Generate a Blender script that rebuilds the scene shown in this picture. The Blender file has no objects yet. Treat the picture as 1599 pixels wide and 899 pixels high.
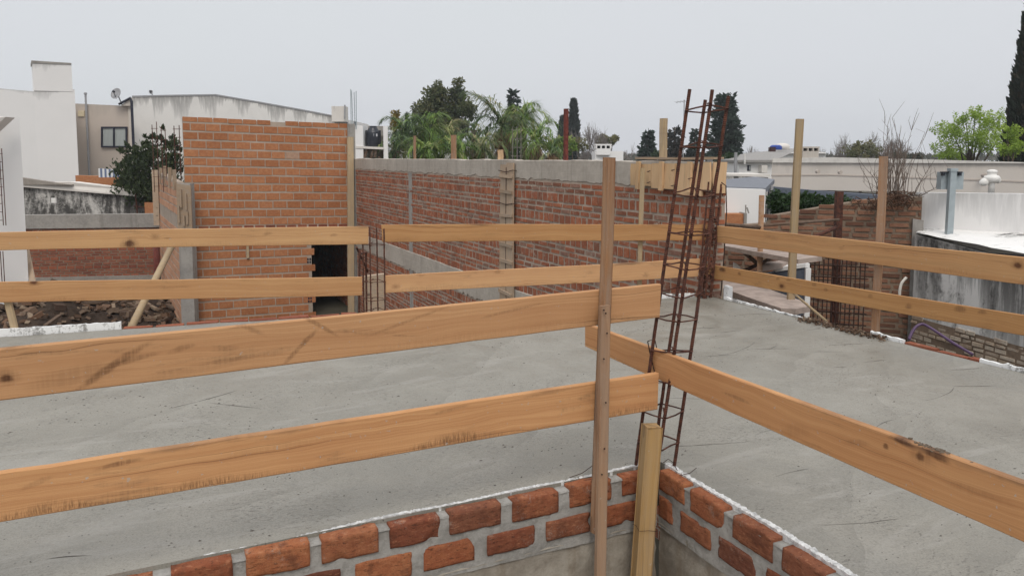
import bpy, math, random
import numpy as np
from mathutils import Vector, Matrix, noise as mn
R = random.Random(7)
S = bpy.context.scene
COL = S.collection

# ------------------------------------------------------------------ camera model (photo is 1599 x 899)
H=1.36; YAW=math.radians(25.2); F=1200.; CX=800.; CY=350.; HOR=245.
PT=math.atan((CY-HOR)/F)
fx,fy=math.sin(YAW),math.cos(YAW)
rx,ry=math.cos(YAW),-math.sin(YAW)
ct,st=math.cos(PT),math.sin(PT)
FWD=Vector((fx,fy,0)); RGT=Vector((rx,ry,0)); UP=Vector((0,0,1))
GZ=-2.9
def ray(px,py):
    a=(px-CX)/F; b=-(py-CY)/F
    hf=ct+b*st
    return fx*hf+rx*a, fy*hf+ry*a, -st+b*ct, hf
def at(px,py,d):
    x,y,z,h=ray(px,py); t=d/h; return Vector((x*t,y*t,H+z*t))
def onz(px,py,z0=0.):
    x,y,z,h=ray(px,py); t=(z0-H)/z; return Vector((x*t,y*t,z0))
def onx(px,py,X):
    x,y,z,h=ray(px,py); t=X/x; return Vector((X,y*t,H+z*t))
def ony(px,py,Y):
    x,y,z,h=ray(px,py); t=Y/y; return Vector((x*t,Y,H+z*t))
def online(px,py,a,b):
    """point of the vertical plane through ground points a, b seen at a photo position"""
    x,y,z,h=ray(px,py)
    nx,ny=(b[1]-a[1]),-(b[0]-a[0])
    t=(a[0]*nx+a[1]*ny)/(x*nx+y*ny)
    return Vector((x*t,y*t,H+z*t))

# ------------------------------------------------------------------ object helpers
def away(px): return (FWD+RGT*(px-CX)/F).normalized()
def link(o): COL.objects.link(o); return o
def tag(o,label,cat,group=None):
    o['label']=label; o['category']=cat
    if group: o['group']=group
    return o
def thing(name,label,cat,loc=(0,0,0),group=None):
    o=link(bpy.data.objects.new(name,None)); o.location=loc; o.empty_display_size=.1
    return tag(o,label,cat,group)

class MB:
    def __init__(s): s.v=[]; s.f=[]; s.t=[]; s.m=[]; s.pv=[]
    def add(s,vs,fs,tint=.5,mi=0,pv=None):
        b=len(s.v); s.v.extend([tuple(v) for v in vs])
        s.pv.extend(pv if pv is not None else [0.]*len(vs))
        for f in fs:
            s.f.append(tuple(i+b for i in f)); s.t.append(tint); s.m.append(mi)
    def box(s,c,x,y,z,tint=.5,mi=0,jit=0.):
        c=Vector(c);x=Vector(x);y=Vector(y);z=Vector(z)
        vs=[]
        for k in (-1,1):
            for j in (-1,1):
                for i in (-1,1):
                    p=c+x*i+y*j+z*k
                    if jit: p=p+Vector((R.uniform(-jit,jit),R.uniform(-jit,jit),R.uniform(-jit,jit)))
                    vs.append(p)
        s.add(vs,[(0,2,3,1),(4,5,7,6),(0,1,5,4),(2,6,7,3),(0,4,6,2),(1,3,7,5)],tint,mi)
    def bbox(s,lo,hi,tint=.5,mi=0):
        lo=Vector(lo);hi=Vector(hi);c=(lo+hi)/2;h=(hi-lo)/2
        s.box(c,(h.x,0,0),(0,h.y,0),(0,0,h.z),tint,mi)
    def tube(s,pts,rad,n=6,tint=.5,mi=0,cap=True):
        pts=[Vector(p) for p in pts]
        if not hasattr(rad,'__len__'): rad=[rad]*len(pts)
        vs=[];u=None
        for i,p in enumerate(pts):
            d=(pts[min(i+1,len(pts)-1)]-pts[max(i-1,0)])
            if d.length<1e-9: d=Vector((0,0,1))
            d.normalize()
            if u is None:
                u=d.cross(Vector((.13,.31,.94)))
                if u.length<.1: u=d.cross(Vector((1,0,0)))
            u=(u-d*u.dot(d)).normalized(); w=d.cross(u)
            for k in range(n):
                a=2*math.pi*k/n
                vs.append(p+(u*math.cos(a)+w*math.sin(a))*rad[i])
        fs=[]
        for i in range(len(pts)-1):
            for k in range(n):
                a=i*n+k;b=i*n+(k+1)%n
                fs.append((a,b,b+n,a+n))
        if cap:
            fs.append(tuple(range(n-1,-1,-1))); fs.append(tuple(range((len(pts)-1)*n,len(pts)*n)))
        s.add(vs,fs,tint,mi)
    def lathe(s,c,prof,n=20,tint=.5,mi=0,axis=None):
        c=Vector(c); vs=[]
        ax=Vector(axis).normalized() if axis is not None else Vector((0,0,1))
        u=ax.cross(Vector((.2,.9,.1))).normalized(); w=ax.cross(u)
        for r,h in prof:
            for k in range(n):
                a=2*math.pi*k/n
                vs.append(c+ax*h+(u*math.cos(a)+w*math.sin(a))*max(r,1e-4))
        fs=[]
        for i in range(len(prof)-1):
            for k in range(n):
                a=i*n+k;b=i*n+(k+1)%n
                fs.append((a,b,b+n,a+n))
        fs.append(tuple(range(n-1,-1,-1))); fs.append(tuple(range((len(prof)-1)*n,len(prof)*n)))
        s.add(vs,fs,tint,mi)
    def prism(s,poly,ext,tint=.5,mi=0):
        poly=[Vector(p) for p in poly]; ext=Vector(ext); n=len(poly)
        vs=poly+[p+ext for p in poly]
        fs=[tuple(range(n)),tuple(range(2*n-1,n-1,-1))]
        for i in range(n):
            j=(i+1)%n; fs.append((i,i+n,j+n,j))
        s.add(vs,fs,tint,mi)
    def facade(s,tops,zb,ext,tint=.5,mi=0):
        """wall whose top edge runs through the points tops, straight down to zb, with depth ext"""
        tops=[Vector(p) for p in tops]; ext=Vector(ext); n=len(tops)
        bots=[Vector((p.x,p.y,zb)) for p in tops]
        vs=tops+bots+[p+ext for p in tops]+[p+ext for p in bots]
        pv=[0.]*n+[t.z-zb for t in tops]+[0.]*n+[t.z-zb for t in tops]
        fs=[]
        for i in range(n-1):
            fs+= [(i,i+n,i+1+n,i+1),(i,i+1,i+1+2*n,i+2*n),(i+2*n,i+1+2*n,i+1+3*n,i+3*n),(i+n,i+3*n,i+1+3*n,i+1+n)]
        fs+=[(0,2*n,3*n,n),(n-1,2*n-1,4*n-1,3*n-1)]
        s.add(vs,fs,tint,mi,pv)
    def build(s,name,mats,parent=None,label=None,smooth=False,mtx=None):
        me=bpy.data.meshes.new(name)
        off=Vector((0,0,0))
        if parent is not None and mtx is None:
            p=parent
            while p is not None: off=off+p.location; p=p.parent
        vs=np.array(s.v,dtype=np.float64)-np.array(off)
        me.from_pydata(vs.tolist(),[],s.f)
        a=me.attributes.new('tint','FLOAT','FACE'); a.data.foreach_set('value',s.t)
        a=me.attributes.new('drop','FLOAT','POINT'); a.data.foreach_set('value',s.pv)
        if not isinstance(mats,(list,tuple)): mats=[mats]
        for m in mats: me.materials.append(m)
        if len(mats)>1: me.polygons.foreach_set('material_index',s.m)
        if smooth: me.polygons.foreach_set('use_smooth',[True]*len(me.polygons))
        me.update()
        o=link(bpy.data.objects.new(name,me))
        if parent is not None: o.parent=parent
        if mtx is not None: o.matrix_world=mtx
        if label: o['label']=label
        return o
def weld(o,angle=None):
    import bmesh
    bm=bmesh.new(); bm.from_mesh(o.data); bmesh.ops.recalc_face_normals(bm,faces=bm.faces); bm.to_mesh(o.data); bm.free()
    return o
def struct(o): o['kind']='structure'; return o

# ------------------------------------------------------------------ material helpers
class NT:
    def __init__(s,name,rough=.85,spec=.3):
        s.mat=bpy.data.materials.new(name); s.mat.use_nodes=True
        s.nt=s.mat.node_tree; s.nt.nodes.clear()
        s.out=s.nt.nodes.new('ShaderNodeOutputMaterial'); s.b=s.nt.nodes.new('ShaderNodeBsdfPrincipled')
        s.nt.links.new(s.b.outputs[0],s.out.inputs[0])
        s.b.inputs['Roughness'].default_value=rough; s.b.inputs['Specular IOR Level'].default_value=spec
    def set(s,sock,v):
        if isinstance(v,bpy.types.NodeSocket): s.nt.links.new(v,sock)
        elif isinstance(v,(tuple,list)) and len(v)==3 and sock.type=='RGBA': sock.default_value=(*v,1)
        else: sock.default_value=v
    def node(s,t,**kw):
        n=s.nt.nodes.new(t)
        for k,v in kw.items(): setattr(n,k,v)
        return n
    def pos(s): return s.node('ShaderNodeNewGeometry').outputs['Position']
    def obj(s): return s.node('ShaderNodeTexCoord').outputs['Object']
    def rnd(s): return s.node('ShaderNodeObjectInfo').outputs['Random']
    def attr(s,n): return s.node('ShaderNodeAttribute',attribute_name=n).outputs['Fac']
    def map(s,v,scale=(1,1,1),loc=(0,0,0),rot=(0,0,0)):
        n=s.node('ShaderNodeMapping'); s.set(n.inputs[0],v); s.set(n.inputs['Scale'],scale); s.set(n.inputs['Location'],loc); s.set(n.inputs['Rotation'],rot)
        return n.outputs[0]
    def vadd(s,a,b,op='ADD'):
        n=s.node('ShaderNodeVectorMath',operation=op); s.set(n.inputs[0],a); s.set(n.inputs[1],b); return n.outputs[0]
    def noise(s,v,scale=5,detail=4,rough=.6,dist=0.):
        n=s.node('ShaderNodeTexNoise'); s.set(n.inputs['Vector'],v); s.set(n.inputs['Scale'],scale)
        s.set(n.inputs['Detail'],detail); s.set(n.inputs['Roughness'],rough); s.set(n.inputs['Distortion'],dist); return n.outputs['Fac']
    def voro(s,v,scale=5,feat='F1',out='Distance',rand=1.):
        n=s.node('ShaderNodeTexVoronoi',feature=feat); s.set(n.inputs['Vector'],v); s.set(n.inputs['Scale'],scale); s.set(n.inputs['Randomness'],rand)
        return n.outputs[out]
    def wave(s,v,scale=5,dist=2,detail=2,dscale=1.,dirn='X',prof='SIN'):
        n=s.node('ShaderNodeTexWave',bands_direction=dirn,wave_profile=prof); s.set(n.inputs['Vector'],v); s.set(n.inputs['Scale'],scale)
        s.set(n.inputs['Distortion'],dist); s.set(n.inputs['Detail'],detail); s.set(n.inputs['Detail Scale'],dscale); return n.outputs['Fac']
    def m(s,op,a,b=0.,c=None,clamp=False):
        n=s.node('ShaderNodeMath',operation=op,use_clamp=clamp); s.set(n.inputs[0],a); s.set(n.inputs[1],b)
        if c is not None: s.set(n.inputs[2],c)
        return n.outputs[0]
    def ss(s,v,lo,hi,a=0.,b=1.):
        n=s.node('ShaderNodeMapRange',interpolation_type='SMOOTHSTEP'); s.set(n.inputs[0],v); s.set(n.inputs[1],lo); s.set(n.inputs[2],hi); s.set(n.inputs[3],a); s.set(n.inputs[4],b)
        return n.outputs[0]
    def mix(s,f,a,b,bt='MIX'):
        n=s.node('ShaderNodeMix',data_type='RGBA',blend_type=bt); s.set(n.inputs[0],f); s.set(n.inputs[6],a); s.set(n.inputs[7],b); return n.outputs[2]
    def ramp(s,f,els):
        n=s.node('ShaderNodeValToRGB'); e=n.color_ramp.elements
        while len(e)<len(els): e.new(.5)
        for i,(p,c) in enumerate(els): e[i].position=p; e[i].color=(*c,1)
        s.set(n.inputs[0],f); return n.outputs[0]
    def sep(s,v):
        n=s.node('ShaderNodeSeparateXYZ'); s.set(n.inputs[0],v); return n.outputs
    def comb(s,x,y,z):
        n=s.node('ShaderNodeCombineXYZ'); s.set(n.inputs[0],x); s.set(n.inputs[1],y); s.set(n.inputs[2],z); return n.outputs[0]
    def hsv(s,c,h=.5,sa=1.,v=1.):
        n=s.node('ShaderNodeHueSaturation'); s.set(n.inputs['Hue'],h); s.set(n.inputs['Saturation'],sa); s.set(n.inputs['Value'],v); s.set(n.inputs['Color'],c); return n.outputs[0]
    def bump(s,h,strength=.5,dist=.01,nrm=None):
        n=s.node('ShaderNodeBump'); s.set(n.inputs['Strength'],strength); s.set(n.inputs['Distance'],dist); s.set(n.inputs['Height'],h)
        if nrm is not None: s.set(n.inputs['Normal'],nrm)
        return n.outputs[0]
    def done(s,col,nrm=None,rough=None):
        s.set(s.b.inputs['Base Color'],col)
        if nrm is not None: s.set(s.b.inputs['Normal'],nrm)
        if rough is not None: s.set(s.b.inputs['Roughness'],rough)
        return s.mat

def wood(name,light,dark,knots=.5,grime=.4,knotcol=(.085,.03,.012),grey=0.,edge=0.,blots=()):
    """sawn timber; local X runs along the grain, Y and Z across"""
    n=NT(name,.75,.25)
    r=n.rnd()
    off=n.comb(n.m('MULTIPLY',r,37.),n.m('MULTIPLY',r,11.3),n.m('MULTIPLY',r,23.7))
    p=n.vadd(n.obj(),off)
    px_,py_,pz_=n.sep(p)[0],n.sep(p)[1],n.sep(p)[2]
    pk=n.comb(n.m('MULTIPLY',px_,4.2),n.m('MULTIPLY',pz_,7.),0.); knots=knots*.62
    vd=n.voro(pk,1.); vc=n.sep(n.voro(pk,1.,out='Color'))[0]
    has=n.ss(vc,1-knots,1-knots+.02)
    wob=n.noise(p,22,3,.6)
    kd=n.m('ADD',vd,n.m('MULTIPLY',n.m('SUBTRACT',wob,.5),.12))
    near=n.m('MULTIPLY',n.ss(kd,.34,.02),has)                 # grain swirls round the knot
    core=n.m('MULTIPLY',n.ss(kd,.15,.06),has)
    halo=n.m('MULTIPLY',n.ss(kd,.26,.08),has)
    warp=n.noise(n.map(p,(.9,3,3)),1.6,3,.55)
    z=n.m('ADD',n.m('ADD',n.sep(p)[2],n.m('MULTIPLY',warp,.10)),n.m('MULTIPLY',near,.035))
    y=n.sep(p)[1]
    g=n.comb(n.m('MULTIPLY',n.sep(p)[0],.35),n.m('MULTIPLY',y,2.),z)
    rings=n.noise(n.map(g,(.5,6,34)),1.,3,.6)
    fine=n.noise(n.map(g,(3,60,260)),1.,3,.65)
    big=n.noise(p,2.2,3,.6)
    midg=n.noise(n.map(g,(1.4,22,105)),1.,4,.7)
    fac=n.m('ADD',n.m('MULTIPLY',rings,.32),n.m('MULTIPLY',fine,.24))
    fac=n.m('ADD',fac,n.m('MULTIPLY',midg,.34)); fac=n.m('ADD',fac,n.m('MULTIPLY',big,.14))
    col=n.ramp(fac,[(.38,dark),(.51,tuple((a+b)/2 for a,b in zip(light,dark))),(.64,light)])
    crack=n.ss(n.noise(n.map(g,(.9,14,95)),1.,2,.5),.665,.70)
    col=n.mix(n.m('MULTIPLY',crack,.55),col,tuple(c*.35 for c in dark))
    lat=n.ss(rings,.60,.72)
    col=n.mix(n.m('MULTIPLY',lat,.35),col,tuple(c*.62 for c in dark))
    col=n.mix(n.m('MULTIPLY',halo,.6),col,tuple(c*.55 for c in dark))
    col=n.mix(n.m('MULTIPLY',core,.85),col,knotcol)
    # sawn cross marks and site dirt
    saw=n.noise(n.map(p,(150,8,6)),1.,2,.6)
    smear=n.noise(n.map(p,(1.6,4,9)),1.4,5,.7,.4)
    dirt=n.m('MULTIPLY',n.ss(smear,.56,.74),n.ss(saw,.3,.75,.45,1.))
    col=n.mix(n.m('MULTIPLY',dirt,grime),col,(.14,.085,.045))
    for (bx,bz,bl,bw,ba,bs,bk) in blots:      # stains and knots seen on this very board
        q=n.vadd(n.obj(),(bx,0,bz),'SUBTRACT'); wn=n.m('ADD',n.m('MULTIPLY',n.noise(n.map(n.obj(),(9,9,26)),1.,6,.75),.75),n.m('MULTIPLY',midg,.25))
        qx,qy,qz=n.sep(q)
        ca,sa=math.cos(ba),math.sin(ba)
        ax_=n.m('ADD',n.m('MULTIPLY',qx,ca/bl),n.m('MULTIPLY',qz,sa/bl)); az_=n.m('ADD',n.m('MULTIPLY',qx,-sa/bw),n.m('MULTIPLY',qz,ca/bw))
        az_=n.m('ADD',az_,n.m('MULTIPLY',n.m('MULTIPLY',ax_,ax_),.35))
        dd=n.m('SQRT',n.m('ADD',n.m('MULTIPLY',ax_,ax_),n.m('MULTIPLY',az_,az_)))
        dd=n.m('ADD',dd,n.m('MULTIPLY',n.m('SUBTRACT',wn,.5),1.5))
        msk=n.m('MULTIPLY',n.ss(dd,1.05,.35),n.ss(n.m('ADD',n.m('MULTIPLY',saw,.5),n.m('MULTIPLY',fine,.5)),.36,.60,.35 if bk else .75,1.))
        col=n.mix(n.m('MULTIPLY',msk,bs*(.68 if bk else .95)),col,(.10,.045,.02) if bk else (.055,.018,.008))
    if edge>0:      # damp dirt along one edge, broken up by saw marks
        h_=n.attr('drop'); eb=n.noise(n.map(p,(1.1,1,1)),1.,4,.65); 
        reach=n.ss(eb,.40,.66,.0,.36)
        em=n.m('MULTIPLY',n.ss(n.m('SUBTRACT',reach,h_),-.10,.14),n.ss(n.noise(n.map(p,(170,3,22)),1.,4,.75),.38,.66))
        em=n.m('MULTIPLY',em,n.ss(h_,0.,.01,0.,1.))
        col=n.mix(n.m('MULTIPLY',em,edge),col,(.11,.055,.022))
        et=n.m('MULTIPLY',n.ss(n.m('ADD',h_,n.m('MULTIPLY',n.noise(n.map(p,(4,4,4)),1.,4,.7),.3)),1.05,1.16),n.ss(n.noise(n.map(p,(.8,1,1)),1.,3,.6),.55,.68))
        col=n.mix(n.m('MULTIPLY',et,.75),col,(.13,.075,.045))
    tone=n.m('ADD',.80,n.m('MULTIPLY',r,.34))
    col=n.hsv(col,.497,n.m('SUBTRACT',1.07,n.m('MULTIPLY',r,.12)),tone)
    if grey>0: col=n.mix(n.m('MULTIPLY',n.ss(n.noise(n.map(p,(1,8,8)),3,5,.7),.3,.7),grey),col,(.30,.265,.225))
    spl=n.noise(p,55,3,.6)
    col=n.mix(n.m('MULTIPLY',n.ss(spl,.68,.72),.65),col,(.40,.375,.34))      # splashes of dried cement
    h=n.m('ADD',n.m('MULTIPLY',fine,.6),n.m('MULTIPLY',saw,.25))
    h=n.m('SUBTRACT',h,n.m('MULTIPLY',core,.5))
    return n.done(col,n.bump(h,.45,.003),n.m('ADD',.62,n.m('MULTIPLY',fine,.25)))

def brick(name,cols,mortar=(.36,.33,.295),smear=.5,rough_scale=1.,soot=.3,sat=1.,gritty=0.):
    n=NT(name,.92,.15)
    p=n.pos(); t=n.attr('tint')
    base=n.ramp(t,[(i/(len(cols)-1),c) for i,c in enumerate(cols)])
    f=n.noise(p,16*rough_scale,6,.7); f2=n.noise(p,70*rough_scale,4,.7)
    col=n.mix(n.m('MULTIPLY',n.ss(f,.35,.68),.45),base,n.hsv(base,.512,.95,1.45))
    col=n.mix(n.m('MULTIPLY',n.ss(f2,.5,.75),.45),col,n.hsv(base,.49,1.05,.45))
    s1=n.noise(p,5*rough_scale,6,.72); s2=n.noise(p,26*rough_scale,5,.7)
    sm=n.m('ADD',n.m('MULTIPLY',s1,.6),n.m('MULTIPLY',s2,.4))
    col=n.mix(n.m('MULTIPLY',n.ss(sm,.66-.22*smear,.82-.22*smear),.85),col,mortar)
    so=n.noise(p,1.3,5,.65)
    col=n.mix(n.m('MULTIPLY',n.ss(so,.52,.75),soot),col,(.06,.045,.038))
    hh=n.m('ADD',n.m('MULTIPLY',f,.6),n.m('MULTIPLY',f2,.5))
    if gritty>0:
        sc=n.noise(n.map(p,(30,30,120)),1.,5,.75,.6); pt=n.noise(p,150,4,.75); lo=n.noise(p,9,4,.7)
        col=n.mix(n.m('MULTIPLY',n.ss(sc,.54,.66),gritty*.75),col,(.05,.022,.014))
        col=n.mix(n.m('MULTIPLY',n.ss(sc,.44,.34),gritty*.45),col,(.46,.22,.12))
        col=n.mix(n.m('MULTIPLY',n.ss(pt,.58,.68),gritty*.6),col,(.06,.03,.02))
        col=n.mix(n.m('MULTIPLY',n.ss(lo,.52,.68),gritty*.6),col,(.09,.035,.022))
        dust=n.m('ADD',n.m('MULTIPLY',n.noise(p,13,5,.7),.6),n.m('MULTIPLY',pt,.4))
        col=n.mix(n.m('MULTIPLY',n.ss(dust,.54,.66),gritty*.55),col,(.34,.27,.22))
        hh=n.m('ADD',hh,n.m('SUBTRACT',n.m('MULTIPLY',pt,.8),n.m('MULTIPLY',sc,1.)))
    return n.done(col,n.bump(hh,.6,.006/rough_scale**.5))

def concrete(name,a,b,scale=1.,streak=0.,bumpd=.004,boards=0.,dirt=(.12,.10,.085),dirtamt=.35):
    n=NT(name,.9,.2)
    p=n.pos()
    f=n.noise(p,1.4*scale,6,.65); g=n.noise(p,14*scale,5,.7); h=n.noise(p,90*scale,3,.6)
    k=n.m('ADD',n.m('MULTIPLY',f,.6),n.m('MULTIPLY',g,.4))
    col=n.mix(n.ss(k,.36,.64),a,b)
    col=n.mix(n.m('MULTIPLY',n.ss(h,.62,.74),.35),col,tuple(c*.45 for c in a))
    if streak>0:
        v=n.noise(n.map(p,(6,6,.35)),1.,5,.7)
        col=n.mix(n.m('MULTIPLY',n.ss(v,.50,.70),streak),col,dirt)
    d=n.noise(p,3.3*scale,6,.72,.3)
    col=n.mix(n.m('MULTIPLY',n.ss(d,.55,.72),dirtamt),col,dirt)
    hh=n.m('ADD',n.m('MULTIPLY',g,.7),n.m('MULTIPLY',h,.35))
    if boards>0:
        w=n.wave(n.map(p,(0.001,.001,1)),boards,.6,2,2.,'Z','SAW')
        hh=n.m('ADD',hh,n.m('MULTIPLY',w,.6))
    return n.done(col,n.bump(hh,.6,bumpd))

def plaster(name,base,stain=(.10,.095,.09),top=.0,top_len=1.2,mould=0.,blot=.15,mscale=1.):
    """painted wall; 'drop' is the distance below its top edge, rain stains start there"""
    n=NT(name,.88,.2)
    p=n.pos(); d=n.attr('drop')
    f=n.noise(p,.8,6,.65); g=n.noise(p,9,5,.65)
    col=n.mix(n.m('MULTIPLY',n.ss(f,.4,.7),blot),base,tuple(c*.72 for c in base))
    if top>0:
        v=n.noise(n.map(p,(1.1*mscale,1.1*mscale,.06)),1.,3,.6)
        v2=n.noise(n.map(p,(6*mscale,6*mscale,.25)),1.,5,.75)
        vv=n.m('ADD',n.m('MULTIPLY',v,.72),n.m('MULTIPLY',v2,.28))
        reach=n.m('MULTIPLY',n.ss(vv,.40,.66),top_len)
        a=n.m('SUBTRACT',1.,n.m('DIVIDE',d,n.m('ADD',reach,.06)),clamp=True)
        a=n.m('MULTIPLY',n.m('POWER',a,.7),n.ss(n.noise(n.map(p,(14,14,1.2)),1.,5,.75),.30,.55,.35,1.))
        col=n.mix(n.m('MULTIPLY',a,top),col,stain)
    if mould>0:
        v=n.noise(n.map(p,(2.2*mscale,2.2*mscale,.7*mscale)),1.,7,.72,.5)
        w=n.noise(p,11,5,.75)
        k=n.m('ADD',n.m('MULTIPLY',v,.72),n.m('MULTIPLY',w,.28))
        col=n.mix(n.m('MULTIPLY',n.ss(k,.62-.25*mould,.78-.25*mould),.93),col,(.035,.033,.03))
    return n.done(col,n.bump(n.m('ADD',g,n.m('MULTIPLY',n.noise(p,60,3,.6),.5)),.35,.004))

def rust(name,a=(.125,.046,.028),b=(.045,.02,.015),ribs=0.,rough=.85):
    n=NT(name,rough,.3); p=n.obj()
    f=n.noise(p,30,5,.7); g=n.noise(p,4,3,.6)
    col=n.mix(n.ss(f,.35,.65),b,a)
    col=n.mix(n.m('MULTIPLY',n.ss(g,.5,.7),.4),col,(.10,.05,.045))
    h=f
    if ribs>0:
        w=n.wave(n.map(p,(.25,.25,1)),ribs,0.,0,1,'Z')
        h=n.m('ADD',n.m('MULTIPLY',f,.4),w)
    return n.done(col,n.bump(h,.7,.003))

def plain(name,c,rough=.6,spec=.4,var=.15,scale=8.,metal=0.):
    n=NT(name,rough,spec); p=n.pos()
    f=n.noise(p,scale,5,.65)
    n.b.inputs['Metallic'].default_value=metal
    return n.done(n.mix(n.m('MULTIPLY',n.ss(f,.35,.7),1.),c,tuple(x*(1-var) for x in c)),n.bump(n.noise(p,scale*6,3,.6),.2,.002))

def leaf(name,cols,rough=.6):
    n=NT(name,rough,.25); t=n.attr('tint')
    col=n.ramp(t,[(i/(len(cols)-1),c) for i,c in enumerate(cols)])
    n.set(n.b.inputs['Base Color'],col)
    tr=n.node('ShaderNodeBsdfTranslucent'); n.set(tr.inputs[0],n.hsv(col,.49,1.1,1.2))
    mx=n.node('ShaderNodeMixShader'); mx.inputs[0].default_value=.25
    n.nt.links.new(n.b.outputs[0],mx.inputs[1]); n.nt.links.new(tr.outputs[0],mx.inputs[2]); n.nt.links.new(mx.outputs[0],n.out.inputs[0])
    return n.mat
# ------------------------------------------------------------------ materials
M={}
M['board']=wood('fresh_board',(.56,.315,.14),(.38,.18,.07),knots=.30,grime=.72,edge=.2)
M['board2']=wood('railing_board',(.54,.32,.145),(.38,.19,.078),knots=.55,grime=.5,edge=.25)
M['lath']=wood('weathered_lath',(.42,.235,.115),(.23,.11,.05),knots=.35,grime=.7,grey=.45)
M['lathgrey']=wood('grey_lath',(.46,.30,.185),(.30,.175,.10),knots=.35,grime=.9,grey=.3)
M['post']=wood('yellow_post',(.44,.285,.115),(.34,.205,.075),knots=.35,grime=.95,grey=.3)
M['pale']=wood('pale_timber',(.50,.38,.22),(.36,.25,.13),knots=.3,grime=.4,grey=.4)
M['form']=wood('formwork_board',(.66,.455,.265),(.55,.365,.19),knots=.16,grime=.4,grey=.08)
M['formold']=wood('old_formwork',(.50,.37,.25),(.37,.26,.165),knots=.3,grime=.6,grey=.55)
M['brick_near']=brick('common_brick_near',[(.11,.038,.024),(.26,.082,.038),(.17,.053,.03),(.32,.112,.05),(.13,.048,.032),(.28,.098,.047)],mortar=(.30,.275,.245),smear=.32,rough_scale=2.2,soot=.45,gritty=1.)
M['brick_wall']=brick('common_brick_wall',[(.13,.045,.03),(.27,.085,.045),(.34,.115,.06),(.30,.10,.055),(.25,.088,.05),(.20,.085,.055),(.27,.15,.11),(.21,.11,.08)],mortar=(.42,.365,.30),smear=.70,soot=.2)
M['brick_old']=brick('old_brick',[(.12,.058,.04),(.21,.10,.064),(.27,.135,.085),(.16,.078,.05)],mortar=(.28,.20,.145),smear=.36,soot=.5)
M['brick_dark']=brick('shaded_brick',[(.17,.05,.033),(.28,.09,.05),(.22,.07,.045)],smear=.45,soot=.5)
M['hollow']=brick('hollow_brick',[(.31,.118,.052),(.37,.148,.068),(.40,.168,.08),(.34,.13,.058),(.40,.30,.23)],mortar=(.42,.345,.275),smear=.36,rough_scale=.9,soot=.0)
M['hollowpink']=brick('pale_hollow_brick',[(.42,.22,.14),(.50,.27,.17),(.46,.24,.15)],mortar=(.42,.37,.31),smear=.55,soot=.1)
M['mortar']=concrete('mortar',(.34,.305,.27),(.25,.22,.19),1.5,bumpd=.01,dirtamt=.2)
M['mortar_near']=concrete('mortar_near',(.37,.355,.33),(.235,.225,.205),3.5,bumpd=.014,dirtamt=.45)
M['mortar_light']=concrete('mortar_light',(.44,.36,.29),(.34,.275,.22),1.,bumpd=.006,dirtamt=.08)
M['mortar_old']=concrete('mortar_old',(.27,.20,.145),(.17,.125,.09),2.,bumpd=.012,dirtamt=.4)
M['concrete']=concrete('concrete_beam',(.49,.44,.38),(.38,.335,.285),1.,streak=.25,bumpd=.006,boards=3.,dirtamt=.2)
M['concrete2']=concrete('concrete_column',(.37,.345,.315),(.26,.245,.225),1.,streak=.3,bumpd=.006,dirtamt=.3)
M['pitwall']=concrete('rough_cast',(.34,.31,.26),(.21,.18,.145),1.6,streak=.45,bumpd=.012,dirt=(.16,.11,.06),dirtamt=.6)
M['white_a']=plaster('white_paint_clean',(.76,.745,.73),top=.35,top_len=.45,blot=.12)
M['white_near']=plaster('white_paint_near',(.80,.79,.775),blot=.1)
M['white_stain']=plaster('white_paint_stained',(.74,.72,.69),stain=(.14,.135,.13),top=.72,top_len=1.5,blot=.25)
M['white_mould']=plaster('white_paint_mouldy',(.60,.575,.54),top=.6,top_len=.5,mould=.86,blot=.35)
M['white_mould2']=plaster('white_paint_black_streaks',(.72,.705,.68),stain=(.022,.02,.018),top=.95,top_len=1.5,blot=.3,mould=.45)
M['coping']=plaster('coping',(.70,.66,.61),blot=.35,mould=.25)
M['roofwhite']=plaster('roof_paint',(.78,.765,.74),blot=.35,mould=.42,mscale=1.3)
M['beige']=plaster('beige_paint',(.53,.46,.40),top=.2,top_len=.6,blot=.1)
M['cream']=plaster('cream_paint',(.60,.545,.485),top=.22,top_len=.5,blot=.08)
M['cream_trim']=plain('cream_trim',(.66,.63,.58),.8)
M['stone']=brick('weathered_stone',[(.36,.27,.20),(.46,.37,.28),(.54,.46,.37),(.40,.32,.25)],mortar=(.52,.46,.38),smear=.85,soot=.45,gritty=.5)
M['grey_roof']=plain('grey_sheet_roof',(.20,.21,.235),.85,.2)
M['slate_panel']=plain('slate_blue_paint',(.115,.135,.175),.7,var=.25,scale=3)
M['rust']=rust('rusty_bar',ribs=38.)
M['rust_red']=rust('red_rusty_steel',(.20,.05,.035),(.09,.025,.022))
M['rust_dark']=rust('dark_rust',(.13,.05,.03),(.045,.02,.014))
M['wire']=rust('tie_wire',(.06,.03,.022),(.03,.018,.014))
M['galv']=plain('galvanised_steel',(.36,.41,.43),.45,.5,.12,14,.3)
M['greymetal']=plain('grey_metal',(.33,.33,.34),.5)
M['darkframe_shade']=plain('dark_frame_and_shade',(.02,.022,.04),.4)  # dark frames and pipes; also stands in for shade in holes and gaps
M['black']=plain('black_plastic',(.014,.017,.026),.35,.5)
M['tank_label']=plain('tank_label',(.55,.56,.58),.5)
M['blue']=plain('blue_tarpaulin',(.02,.06,.32),.5)
M['foam_near']=plain('broken_foam',(.66,.655,.64),.9,.1,.5,38)
M['foam']=plain('white_foam',(.86,.86,.86),.8,.2,.06,40)
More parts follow.
